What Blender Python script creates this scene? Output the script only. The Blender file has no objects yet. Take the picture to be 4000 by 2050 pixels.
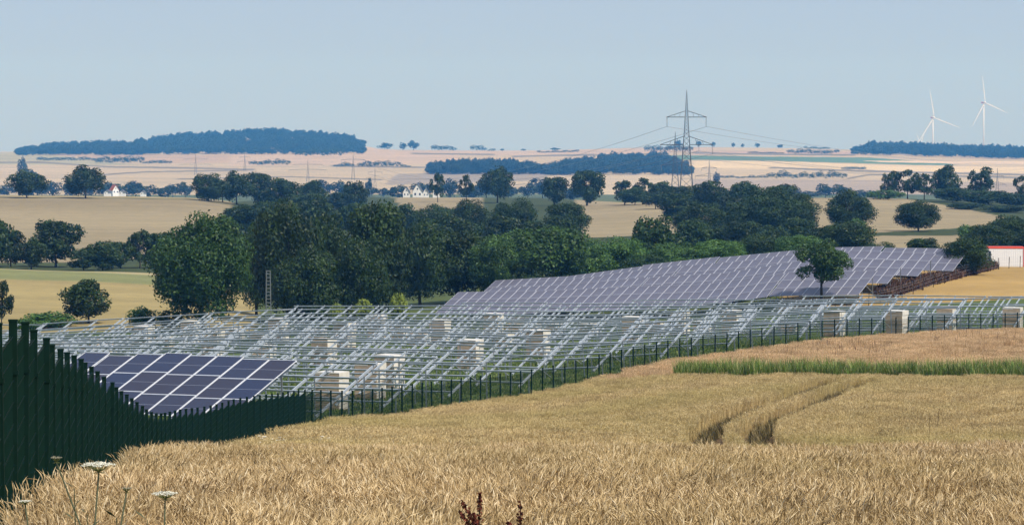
import bpy, math, random
import numpy as np
from mathutils import Vector, Matrix

# ------------------------------------------------------------------ camera, sky, sun
SC = bpy.context.scene
F = 10289.0            # focal length in pixels of a 4000 px wide frame
HOR = 560.0            # eye level in the photograph
PITCH = math.atan((1025 - HOR) / F)
cam_d = bpy.data.cameras.new("camera")
cam_d.sensor_width = 36.0
cam_d.lens = F / 4000 * 36.0
cam_d.clip_start = 0.1
cam_d.clip_end = 40000
cam = bpy.data.objects.new("camera", cam_d)
SC.collection.objects.link(cam)
cam.location = (0, 0, 0)
cam.rotation_euler = (math.radians(90) - PITCH, 0, 0)
SC.camera = cam

SUN_EL, SUN_AZ = math.radians(52), math.radians(130)   # azimuth clockwise from the view direction
W = bpy.data.worlds.new("World")
SC.world = W
W.use_nodes = True
wn = W.node_tree.nodes
sky = wn.new("ShaderNodeTexSky")
sky.sky_type = 'NISHITA'
sky.sun_disc = False
sky.sun_elevation = SUN_EL
sky.sun_rotation = SUN_AZ
sky.altitude = 100
sky.air_density = 1.0
sky.dust_density = 0.3
sky.ozone_density = 4.0
bg = wn["Background"]
bg.inputs["Strength"].default_value = 0.10
veil = wn.new("ShaderNodeMix"); veil.data_type = 'RGBA'          # thin even summer overcast over the whole sky
veil.inputs["Factor"].default_value = 0.90
veil.inputs["B"].default_value = (3.02, 3.62, 4.95, 1)
W.node_tree.links.new(sky.outputs[0], veil.inputs["A"])
W.node_tree.links.new(veil.outputs["Result"], bg.inputs["Color"])

sun_d = bpy.data.lights.new("sun", 'SUN')
sun_d.energy = 4.0
sun_d.angle = math.radians(5.0)
sun_d.color = (1.0, 0.95, 0.87)
sun = bpy.data.objects.new("sun", sun_d)
SC.collection.objects.link(sun)
sd = Vector((math.sin(SUN_AZ) * math.cos(SUN_EL), math.cos(SUN_AZ) * math.cos(SUN_EL), math.sin(SUN_EL)))
sun.rotation_euler = sd.to_track_quat('Z', 'Y').to_euler()

SC.view_settings.view_transform = 'Standard'
SC.view_settings.look = 'None'
SC.view_settings.exposure = 0.5
SC.view_settings.gamma = 1.0
SC.view_settings.use_curve_mapping = False
SC.render.engine = 'CYCLES'
SC.cycles.use_denoising = True
SC.cycles.max_bounces = 6
SC.cycles.volume_bounces = 0
SC.cycles.transparent_max_bounces = 8

rng = np.random.default_rng(7)
rnd = random.Random(11)

# ------------------------------------------------------------------ helpers
def tag(o, label=None, cat=None, group=None, kind=None):
    if label: o["label"] = label
    if cat: o["category"] = cat
    if group: o["group"] = group
    if kind: o["kind"] = kind
    return o

def link(o, parent=None):
    SC.collection.objects.link(o)
    if parent is not None: o.parent = parent
    return o

def empty(name, loc=(0, 0, 0), rz=0.0):
    o = bpy.data.objects.new(name, None)
    o.empty_display_size = 0.2
    o.location = loc
    o.rotation_euler = (0, 0, rz)
    return link(o)

class MB:
    """collects boxes, bars, tubes and loose faces; build() links them as ONE mesh object"""
    def __init__(s):
        s.v = []; s.f = []; s.m = []
    def face(s, pts, mi=0):
        n = len(s.v); s.v += [tuple(p) for p in pts]; s.f.append(tuple(range(n, n + len(pts)))); s.m.append(mi)
    def box(s, c, d, mi=0, M=None):
        x, y, z = d[0] / 2, d[1] / 2, d[2] / 2
        P = [Vector((c[0] + i * x, c[1] + j * y, c[2] + k * z)) for i in (-1, 1) for j in (-1, 1) for k in (-1, 1)]
        if M is not None: P = [M @ p for p in P]
        n = len(s.v); s.v += [tuple(p) for p in P]
        for q in ((0, 1, 3, 2), (4, 6, 7, 5), (0, 4, 5, 1), (2, 3, 7, 6), (0, 2, 6, 4), (1, 5, 7, 3)):
            s.f.append(tuple(n + i for i in q)); s.m.append(mi)
    def tube(s, pts, radii, seg=5, mi=0, cap=True):
        pts = [Vector(p) for p in pts]
        if not hasattr(radii, '__len__'): radii = [radii] * len(pts)
        base = len(s.v)
        for i, p in enumerate(pts):
            a = pts[max(i - 1, 0)]; b = pts[min(i + 1, len(pts) - 1)]
            t = (b - a).normalized()
            up = Vector((0, 0, 1)) if abs(t.z) < 0.95 else Vector((1, 0, 0))
            x = t.cross(up).normalized(); y = x.cross(t).normalized()
            for k in range(seg):
                an = 2 * math.pi * (k + .5) / seg
                s.v.append(tuple(p + radii[i] * (math.cos(an) * x + math.sin(an) * y)))
        for i in range(len(pts) - 1):
            for k in range(seg):
                k2 = (k + 1) % seg
                s.f.append((base + i * seg + k, base + i * seg + k2, base + (i + 1) * seg + k2, base + (i + 1) * seg + k)); s.m.append(mi)
        if cap:
            s.f.append(tuple(base + k for k in reversed(range(seg)))); s.m.append(mi)
            s.f.append(tuple(base + (len(pts) - 1) * seg + k for k in range(seg))); s.m.append(mi)
    def bar(s, a, b, r, seg=4, mi=0):
        s.tube([a, b], r, seg, mi)
    def mesh(s, name, mats, smooth=False):
        me = bpy.data.meshes.new(name)
        me.from_pydata(s.v, [], s.f)
        for m in (mats if isinstance(mats, (list, tuple)) else [mats]): me.materials.append(m)
        if len(set(s.m)) > 1: me.polygons.foreach_set("material_index", s.m)
        if smooth: me.polygons.foreach_set("use_smooth", [True] * len(s.f))
        me.update()
        return me
    def build(s, name, mats, parent=None, smooth=False):
        return link(bpy.data.objects.new(name, s.mesh(name, mats, smooth)), parent)

def np_mesh(name, V, quads, mat):
    """mesh from numpy arrays of vertices and n-gons of one size"""
    me = bpy.data.meshes.new(name)
    k = quads.shape[1]
    me.vertices.add(len(V)); me.vertices.foreach_set("co", V.astype(np.float32).ravel())
    me.loops.add(quads.size); me.loops.foreach_set("vertex_index", quads.astype(np.int32).ravel())
    me.polygons.add(len(quads))
    me.polygons.foreach_set("loop_start", np.arange(0, quads.size, k, dtype=np.int32))
    me.polygons.foreach_set("loop_total", np.full(len(quads), k, dtype=np.int32))
    me.materials.append(mat)
    me.update(calc_edges=True)
    return me

ORD = ["first", "second", "third", "fourth", "fifth", "sixth", "seventh", "eighth", "ninth", "tenth", "eleventh", "twelfth",
       "thirteenth", "fourteenth", "fifteenth", "sixteenth", "seventeenth", "eighteenth", "nineteenth", "twentieth",
       "twenty-first", "twenty-second", "twenty-third", "twenty-fourth", "twenty-fifth", "twenty-sixth", "twenty-seventh",
       "twenty-eighth", "twenty-ninth", "thirtieth", "thirty-first", "thirty-second", "thirty-third", "thirty-fourth", "thirty-fifth",
       "thirty-sixth", "thirty-seventh", "thirty-eighth", "thirty-ninth", "fortieth"]
for tens in ("forty", "fifty", "sixty", "seventy", "eighty"):
    ORD += [tens + "-" + u for u in ORD[:9]] + [{"forty": "fiftieth", "fifty": "sixtieth", "sixty": "seventieth", "seventy": "eightieth", "eighty": "ninetieth"}[tens]]

# pixel <-> world
CP, SP = math.cos(PITCH), math.sin(PITCH)
def at(px, py, Y):
    y = -(py - 1025) / F
    dy = CP + y * SP
    return Vector(((px - 2000) / F / dy * Y, Y, (-SP + y * CP) / dy * Y))
def project(X, Y, Z):
    fw = Y * CP - Z * SP; up = Y * SP + Z * CP
    return 2000 + F * X / fw, 1025 - F * up / fw

# ------------------------------------------------------------------ materials
def new_mat(name):
    m = bpy.data.materials.new(name); m.use_nodes = True
    return m, m.node_tree.nodes, m.node_tree.links, m.node_tree.nodes["Principled BSDF"]

def plain(name, col, rough=0.6, metal=0.0, spec=0.4, var=0.12, scale=6.0):
    m, N, L, B = new_mat(name)
    n = N.new("ShaderNodeTexNoise"); n.inputs["Scale"].default_value = scale; n.inputs["Detail"].default_value = 5
    tc = N.new("ShaderNodeTexCoord"); L.new(tc.outputs["Object"], n.inputs["Vector"])
    r = N.new("ShaderNodeValToRGB")
    r.color_ramp.elements[0].position = 0.3; r.color_ramp.elements[1].position = 0.7
    r.color_ramp.elements[0].color = (*[c * (1 - var) for c in col], 1)
    r.color_ramp.elements[1].color = (*[min(1, c * (1 + var)) for c in col], 1)
    L.new(n.outputs["Fac"], r.inputs["Fac"]); L.new(r.outputs[0], B.inputs["Base Color"])
    B.inputs["Roughness"].default_value = rough; B.inputs["Metallic"].default_value = metal
    B.inputs["Specular IOR Level"].default_value = spec
    return m

def island_mat(name, stops, rough=0.75, spec=0.2, obj_var=0.25, trans=0.0, big=None):
    """colour picked per loose piece (leaf, ear), shifted per object; big = (colour, world noise scale, amount)"""
    m, N, L, B = new_mat(name)
    g = N.new("ShaderNodeNewGeometry"); r = N.new("ShaderNodeValToRGB")
    e = r.color_ramp.elements
    while len(e) < len(stops): e.new(0.5)
    for i, (p, c) in enumerate(stops): e[i].position = p; e[i].color = (*c, 1)
    L.new(g.outputs["Random Per Island"], r.inputs["Fac"])
    out = r.outputs[0]
    oi = N.new("ShaderNodeObjectInfo")
    mr = N.new("ShaderNodeMapRange"); mr.inputs["To Min"].default_value = 1 - obj_var; mr.inputs["To Max"].default_value = 1 + obj_var
    L.new(oi.outputs["Random"], mr.inputs["Value"])
    hs = N.new("ShaderNodeHueSaturation"); L.new(mr.outputs[0], hs.inputs["Value"]); L.new(out, hs.inputs["Color"])
    out = hs.outputs[0]
    if big:
        col, sc, amt, det = big
        n = N.new("ShaderNodeTexNoise"); n.inputs["Scale"].default_value = sc; n.inputs["Detail"].default_value = det
        mp = N.new("ShaderNodeMapping"); mp.inputs["Scale"].default_value = (1, 1.0, 0.2)
        L.new(g.outputs["Position"], mp.inputs["Vector"]); L.new(mp.outputs[0], n.inputs["Vector"])
        m2 = N.new("ShaderNodeMapRange"); m2.inputs["From Min"].default_value = 0.42; m2.inputs["From Max"].default_value = 0.68
        m2.inputs["To Max"].default_value = amt
        L.new(n.outputs["Fac"], m2.inputs["Value"])
        mx = N.new("ShaderNodeMix"); mx.data_type = 'RGBA'
        L.new(m2.outputs[0], mx.inputs["Factor"]); L.new(out, mx.inputs["A"]); mx.inputs["B"].default_value = (*col, 1)
        out = mx.outputs["Result"]
    L.new(out, B.inputs["Base Color"])
    B.inputs["Roughness"].default_value = rough; B.inputs["Specular IOR Level"].default_value = spec
    if trans > 0:
        t = N.new("ShaderNodeBsdfTranslucent"); L.new(out, t.inputs["Color"])
        ms = N.new("ShaderNodeMixShader"); ms.inputs[0].default_value = trans
        L.new(B.outputs[0], ms.inputs[1]); L.new(t.outputs[0], ms.inputs[2])
        L.new(ms.outputs[0], N["Material Output"].inputs["Surface"])
    return m

M = {}
M['steel'] = plain("galvanised_steel", (0.40, 0.44, 0.48), 0.40, 0.45, 0.5, 0.14, 3)
M['steel_light'] = plain("new_galvanised_steel", (0.36, 0.40, 0.44), 0.45, 0.2, 0.5, 0.10, 3)
M['rail_dark'] = plain("weathered_steel", (0.34, 0.37, 0.40), 0.45, 0.4, 0.5, 0.15, 3)
M['fence'] = plain("green_coated_steel", (0.0035, 0.0165, 0.0115), 0.7, 0.0, 0.06, 0.2, 8)
def glass_mat():
    m, N, L, B = new_mat("panel_glass")
    oi = N.new("ShaderNodeObjectInfo"); r = N.new("ShaderNodeValToRGB"); e = r.color_ramp.elements; e.new(0.5)
    for i, (p, c) in enumerate(((0.1, (0.012, 0.018, 0.050)), (0.5, (0.020, 0.022, 0.045)), (0.9, (0.022, 0.019, 0.034)))): e[i].position = p; e[i].color = (*c, 1)
    L.new(oi.outputs["Random"], r.inputs["Fac"]); L.new(r.outputs[0], B.inputs["Base Color"])
    B.inputs["Roughness"].default_value = 0.12; B.inputs["Specular IOR Level"].default_value = 0.22
    return m
M['glass'] = glass_mat()
M['glass_far'] = plain("pale_panel_glass", (0.100, 0.097, 0.128), 0.42, 0.0, 0.5, 0.12, 0.4)  # paler, rougher glass for the far array
M['frame_far'] = plain("grey_frame", (0.42, 0.43, 0.48), 0.5, 0.1, 0.4, 0.05, 3)
M['frame'] = plain("aluminium_frame", (0.72, 0.73, 0.76), 0.35, 0.2, 0.5, 0.05, 3)
M['busbar'] = plain("cell_gap", (0.22, 0.24, 0.30), 0.4, 0, 0.4, 0.05, 3)
M['carton'] = plain("cardboard", (0.46, 0.345, 0.235), 0.8, 0, 0.2, 0.14, 2.5)
M['film'] = plain("white_wrap_and_lit_end", (0.62, 0.58, 0.51), 0.4, 0, 0.5, 0.10, 2.0)
M['wood'] = plain("pallet_wood", (0.34, 0.24, 0.14), 0.8, 0, 0.2, 0.2, 8)
M['bark'] = plain("bark", (0.055, 0.045, 0.035), 0.9, 0, 0.15, 0.3, 5)
M['pylon'] = plain("pylon_steel", (0.07, 0.08, 0.09), 0.6, 0.2, 0.4, 0.1, 0.3)
M['insulator'] = plain("insulator_glass", (0.16, 0.17, 0.18), 0.3, 0, 0.5, 0.1, 1)
M['cable'] = plain("cable_aluminium", (0.22, 0.23, 0.25), 0.5, 0.3, 0.4, 0.05, 0.1)
M['white'] = plain("white_paint", (0.80, 0.80, 0.80), 0.5, 0, 0.4, 0.04, 0.4)
M['offwhite'] = plain("render_plaster", (0.74, 0.72, 0.69), 0.8, 0, 0.2, 0.06, 0.4)
M['red'] = plain("red_paint", (0.62, 0.07, 0.035), 0.5, 0, 0.4, 0.1, 0.8)
M['navy'] = plain("dark_blue_door", (0.02, 0.03, 0.07), 0.5, 0, 0.4, 0.1, 0.8)
M['roof_red'] = plain("red_roof_tiles", (0.36, 0.11, 0.06), 0.8, 0, 0.2, 0.25, 1.5)
M['roof_dark'] = plain("slate_roof", (0.10, 0.10, 0.12), 0.7, 0, 0.3, 0.2, 1.5)
M['concrete'] = plain("concrete", (0.13, 0.145, 0.14), 0.85, 0, 0.2, 0.15, 2)
M['soil_red'] = plain("red_earth", (0.13, 0.065, 0.045), 0.95, 0, 0.1, 0.35, 0.8)

STRAW = [(0.0, (0.20, 0.125, 0.055)), (0.25, (0.43, 0.295, 0.14)), (0.6, (0.62, 0.455, 0.24)), (0.85, (0.74, 0.575, 0.34)), (1.0, (0.86, 0.73, 0.50))]
M['wheat'] = island_mat("ripe_wheat", STRAW, 0.7, 0.25, 0.16, 0.2, big=((0.46, 0.36, 0.13), 0.05, 0.4, 3))
M['wheat_mid'] = island_mat("ripe_wheat_middle", [(p, (c[0] * .97, c[1] * .99, c[2] * .86)) for p, c in STRAW], 0.7, 0.25, 0.16, 0.2, big=((0.42, 0.35, 0.12), 0.06, 0.5, 3))
M['wheat_up'] = island_mat("ripe_wheat_upper", [(p, (c[0] * 1.10, c[1] * 1.05, c[2] * 1.05)) for p, c in STRAW], 0.7, 0.25, 0.16, 0.2, big=((0.66, 0.47, 0.27), 0.07, 0.4, 3))
M['grass'] = island_mat("tall_grass", [(0, (0.05, 0.09, 0.015)), (0.45, (0.13, 0.23, 0.034)), (0.75, (0.20, 0.27, 0.06)), (0.88, (0.36, 0.34, 0.13)), (1, (0.52, 0.42, 0.20))], 0.6, 0.25, 0.25, 0.3)
M['meadow'] = island_mat("meadow_grass", [(0, (0.05, 0.09, 0.02)), (0.5, (0.12, 0.19, 0.04)), (0.8, (0.22, 0.27, 0.07)), (1, (0.44, 0.42, 0.22))], 0.7, 0.2, 0.3, 0.3)
M['trackweed_shade'] = island_mat("track_weeds_shade", [(0, (0.045, 0.040, 0.016)), (0.5, (0.10, 0.085, 0.034)), (0.85, (0.20, 0.15, 0.065)), (1, (0.34, 0.25, 0.12))], 0.8, 0.15, 0.2)  # weeds kept dark so their colour also stands for the track shadow
def leafmat(name, k):
    return island_mat(name, big=((0.070 * k, 0.135 * k, 0.024 * k), 0.34, 0.75, 2), stops=[(0, (0.015 * k, 0.040 * k, 0.006 * k)), (0.5, (0.024 * k, 0.058 * k, 0.008 * k)), (1, (0.040 * k, 0.085 * k, 0.012 * k))], rough=0.55, spec=0.3, obj_var=0.38, trans=0.22)
M['leaf_dark'] = leafmat("dark_foliage", 0.62)
M['leaf_far'] = leafmat("far_foliage", 0.4)
M['leaf_mid'] = leafmat("green_foliage", 1.5)
M['leaf_bright'] = island_mat("bright_foliage", [(0, (0.014, 0.040, 0.006)), (0.5, (0.027, 0.066, 0.010)), (1, (0.052, 0.105, 0.016))], 0.55, 0.3, 0.15, 0.25)
M['leaf_lime'] = island_mat("young_foliage", [(0, (0.10, 0.14, 0.02)), (0.5, (0.18, 0.23, 0.035)), (1, (0.28, 0.33, 0.06))], 0.6, 0.3, 0.15, 0.3)
M['umbel'] = plain("white_umbel", (0.72, 0.70, 0.60), 0.8, 0, 0.2, 0.2, 60)
M['umbel_dull'] = plain("faded_umbel", (0.36, 0.33, 0.24), 0.8, 0, 0.2, 0.4, 60)
M['umbel_green'] = plain("umbel_green", (0.20, 0.20, 0.07), 0.8, 0, 0.2, 0.25, 40)
M['stem'] = plain("green_stem", (0.055, 0.062, 0.028), 0.7, 0, 0.3, 0.2, 20)
M['dock'] = island_mat("rusty_seeds", [(0, (0.045, 0.010, 0.007)), (0.6, (0.11, 0.025, 0.015)), (1, (0.19, 0.055, 0.03))], 0.8, 0.2, 0.1)
M['darkweed'] = plain("dead_weed", (0.045, 0.034, 0.022), 0.9, 0, 0.1, 0.3, 20)
M['brownweed'] = island_mat("dry_weed", [(0, (0.045, 0.022, 0.016)), (0.6, (0.10, 0.05, 0.034)), (1, (0.19, 0.12, 0.07))], 0.85, 0.1, 0.2)

# ------------------------------------------------------------------ terrain
def P(py, Y): return (py - HOR) / F * Y     # depth below eye level of a ground point seen at height py
FARP = {  # column -> far tail, in image heights
 0:    [(1000, 795), (1500, 790), (2000, 768), (2500, 744), (3200, 694), (4000, 646), (4800, 608), (5400, 594), (6500, 606), (10500, 612)],
 700:  [(1000, 797), (1500, 790), (2000, 768), (2500, 744), (3200, 692), (4000, 645), (4800, 606), (5400, 588), (6500, 600), (10500, 610)],
 1200: [(1300, 786), (2000, 768), (2500, 738), (3200, 690), (4000, 644), (4800, 602), (5400, 584), (6500, 600), (10500, 610)],
 2000: [(1300, 788), (2000, 768), (2500, 738), (3200, 690), (4000, 640), (4800, 606), (5400, 589), (6500, 604), (10500, 610)],
 2700: [(1300, 790), (2000, 770), (2500, 740), (3200, 690), (4000, 634), (4800, 594), (5400, 575), (6500, 596), (10500, 610)],
 3300: [(1000, 790), (1500, 788), (2000, 768), (2500, 736), (3200, 690), (4000, 640), (4800, 602), (5400, 584), (6500, 600), (10500, 612)],
 4000: [(1000, 796), (1500, 790), (2000, 772), (2500, 745), (3200, 704), (4000, 662), (4800, 622), (5400, 606), (6500, 610), (10500, 616)],
}
COLS = {
 0: [(-60, 1.9), (-5, 1.75), (2, 1.85), (6, 2.2), (12, 3.0), (18, 3.4), (25, 3.72), (32, 4.45), (45, 5.65), (53, 7.0), (68, 8.95), (90, 10.6), (115, 12.4), (138, 14.5),
     (160, 15.7), (200, 18.2), (270, 21.6), (310, P(1256, 310)), (420, P(1054, 420)), (450, P(1052, 450)), (520, P(1000, 520)),
     (700, P(860, 700)), (850, P(768, 850)), (875, P(763, 875))],
 700: [(-60, 1.9), (-5, 1.75), (2, 1.85), (6, 2.2), (12, 3.0), (18, 3.4), (40, 5.5), (55, 7.3), (68, 9.1), (78, 10.0), (90, 11.0), (103, 11.75), (115, 12.6), (138, 14.6),
       (160, 15.8), (200, 17.8), (262, 20.0), (300, 20.8), (420, P(1085, 420)), (520, P(1005, 520)), (700, P(862, 700)), (850, P(775, 850)), (900, P(771, 900))],
 1200: [(-60, 1.9), (-5, 1.75), (2, 1.85), (6, 2.2), (12, 3.0), (18, 3.4), (40, 5.5), (55, 7.35), (75, 9.4), (100, 11.7), (120, 13.35), (132, 14.5), (160, 16.0), (200, 17.3),
        (250, 18.9), (300, 21.3), (340, 22.3), (400, P(1150, 400)), (600, P(950, 600)), (800, P(845, 800)), (1000, P(790, 1000)), (1080, P(774, 1080))],
 2000: [(-60, 1.9), (-5, 1.75), (2, 1.85), (6, 2.2), (12, 3.0), (18, 3.4), (40, 5.5), (58, 7.9), (80, 10.1), (100, 11.75), (130, 14.1), (161, 16.1), (200, 17.3),
        (265, 19.3), (300, 20.9), (340, 21.0), (400, P(1100, 400)), (600, P(930, 600)), (800, P(835, 800)), (1000, P(785, 1000)), (1080, P(774, 1080))],
 2700: [(-60, 1.9), (-5, 1.75), (2, 1.85), (6, 2.2), (12, 3.0), (18, 3.4), (40, 5.48), (60, 8.15), (95, 11.65), (115, 12.65), (135, 13.66), (165, 15.1), (190, 16.1),
        (215, 17.0), (270, 19.2), (300, 19.6), (327, 17.9), (345, 18.0), (400, P(1060, 400)), (600, P(905, 600)), (850, P(792, 850)), (900, P(787, 900)), (1050, P(800, 1050))],
 3300: [(-60, 1.9), (-5, 1.75), (2, 1.85), (6, 2.2), (12, 3.0), (18, 3.4), (40, 5.45), (60, 8.1), (95, 11.46), (115, 12.4), (135, 13.46), (160, 14.76), (185, 15.6),
        (209, 16.05), (240, 17.6), (275, 19.0), (290, 17.9), (312, 16.0), (335, 16.0), (400, P(1030, 400)), (460, P(970, 460)), (520, P(925, 520)),
        (600, P(885, 600)), (850, P(778, 850)), (880, P(773, 880))],
 4000: [(-60, 1.9), (-5, 1.75), (2, 1.85), (6, 2.2), (12, 3.0), (18, 3.4), (40, 5.42), (60, 8.0), (95, 11.3), (115, 12.3), (135, 13.3), (155, 14.36), (180, 15.5),
        (210, 16.3), (234, 17.0), (268, 18.6), (290, 17.0), (330, 15.6), (350, 16.3), (400, P(1000, 400)), (520, P(930, 520)), (600, P(890, 600)),
        (850, P(800, 850)), (920, P(792, 920))],
}
def pchip_slopes(x, y):
    h = np.diff(x); d = np.diff(y, axis=0) / h.reshape((-1,) + (1,) * (y.ndim - 1))
    m = np.zeros_like(y)
    h0 = h[:-1].reshape((-1,) + (1,) * (y.ndim - 1)); h1 = h[1:].reshape((-1,) + (1,) * (y.ndim - 1))
    w1 = 2 * h1 + h0; w2 = h1 + 2 * h0
    with np.errstate(divide='ignore', invalid='ignore'):
        hm = (w1 + w2) / (w1 / d[:-1] + w2 / d[1:])
    m[1:-1] = np.where(d[:-1] * d[1:] > 0, hm, 0.0)
    m[0] = d[0]; m[-1] = d[-1]
    return m
def pchip_eval(x, y, m, q):
    q = np.clip(q, x[0], x[-1])
    i = np.clip(np.searchsorted(x, q, side='right') - 1, 0, len(x) - 2)
    h = x[i + 1] - x[i]; t = (q - x[i]) / h
    return ((2 * t**3 - 3 * t**2 + 1) * y[i] + (t**3 - 2 * t**2 + t) * h * m[i] + (-2 * t**3 + 3 * t**2) * y[i + 1] + (t**3 - t**2) * h * m[i + 1])
CX = np.array(sorted(COLS), float)
CT = []
for c in sorted(COLS):
    pts = COLS[c] + [(Y, P(py, Y)) for Y, py in FARP[c]]
    x = np.array([p[0] for p in pts], float); y = np.array([p[1] for p in pts], float)
    CT.append((x, y, pchip_slopes(x, y)))
CREST = ([0, 60, 150, 400, 500, 600, 700, 900, 1000, 1080, 1200, 1300, 1380, 1420, 1480, 1560],
         [0, 0, 4, 10, 8, 24, 38, 45, 52, 53, 43, 35, 24, 14, 4, 0])     # how far the wooded hill lifts the crest, in image heights
def sstep(a, b, x):
    t = np.clip((x - a) / (b - a), 0, 1); return t * t * (3 - 2 * t)
def ground(X, Y):
    """ground height at world X, Y (arrays or scalars)"""
    X = np.asarray(X, float); Y = np.asarray(Y, float)
    X, Y = np.broadcast_arrays(X, Y)
    shp = X.shape; X = X.ravel(); Y = Y.ravel()
    px = np.clip(2000 + F * X / np.maximum(Y, 3.0), CX[0], CX[-1])
    K = np.stack([pchip_eval(x, y, m, Y) for x, y, m in CT])
    mk = pchip_slopes(CX, K)
    i = np.clip(np.searchsorted(CX, px, side='right') - 1, 0, len(CX) - 2)
    h = CX[i + 1] - CX[i]; t = (px - CX[i]) / h
    ar = np.arange(len(px))
    H = ((2 * t**3 - 3 * t**2 + 1) * K[i, ar] + (t**3 - 2 * t**2 + t) * h * mk[i, ar] + (-2 * t**3 + 3 * t**2) * K[i + 1, ar] + (t**3 - t**2) * h * mk[i + 1, ar])
    up = np.interp(2000 + F * X / np.maximum(Y, 3.0), CREST[0], CREST[1]) * sstep(4750, 5500, Y) * (1 - sstep(6000, 7600, Y))
    H = H - up / F * Y
    H = H + 0.05 * np.sin(X * 0.31 + 1.3 * np.sin(Y * 0.11)) * sstep(15, 60, Y)
    return (-H).reshape(shp)
def g1(X, Y): return float(ground(X, Y))
def gp(px, Y):
    X = (px - 2000) / F * Y
    return Vector((X, Y, g1(X, Y)))

# the fence line, used to part the crop from the solar park
FP = [(-420, 14), (-200, 17.5), (4, 22.5), (62, 25), (200, 32), (345, 43), (460, 53), (605, 68), (700, 78), (795, 86), (900, 95), (1050, 107), (1190, 120),
      (1400, 131), (1600, 141), (2000, 161), (2400, 178), (3000, 201), (3500, 218), (4000, 234), (4400, 246), (5000, 262), (5800, 280)]
FY = np.array([p[1] for p in FP], float); FX = np.array([(p[0] - 2000) / F * p[1] for p in FP])
FM = pchip_slopes(FY, FX)
def fenceX(Y): return pchip_eval(FY, FX, FM, np.asarray(Y, float))
def fence_slope(Y): return (fenceX(np.asarray(Y) + .5) - fenceX(np.asarray(Y) - .5))

def in_poly(px, py, poly):
    n = len(poly); inside = np.zeros(px.shape, bool); j = n - 1
    for i in range(n):
        xi, yi = poly[i]; xj, yj = poly[j]
        if yi != yj:
            c = ((yi > py) != (yj > py)) & (px < (xj - xi) * (py - yi) / (yj - yi) + xi)
            inside ^= c
        j = i
    return inside

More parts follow.
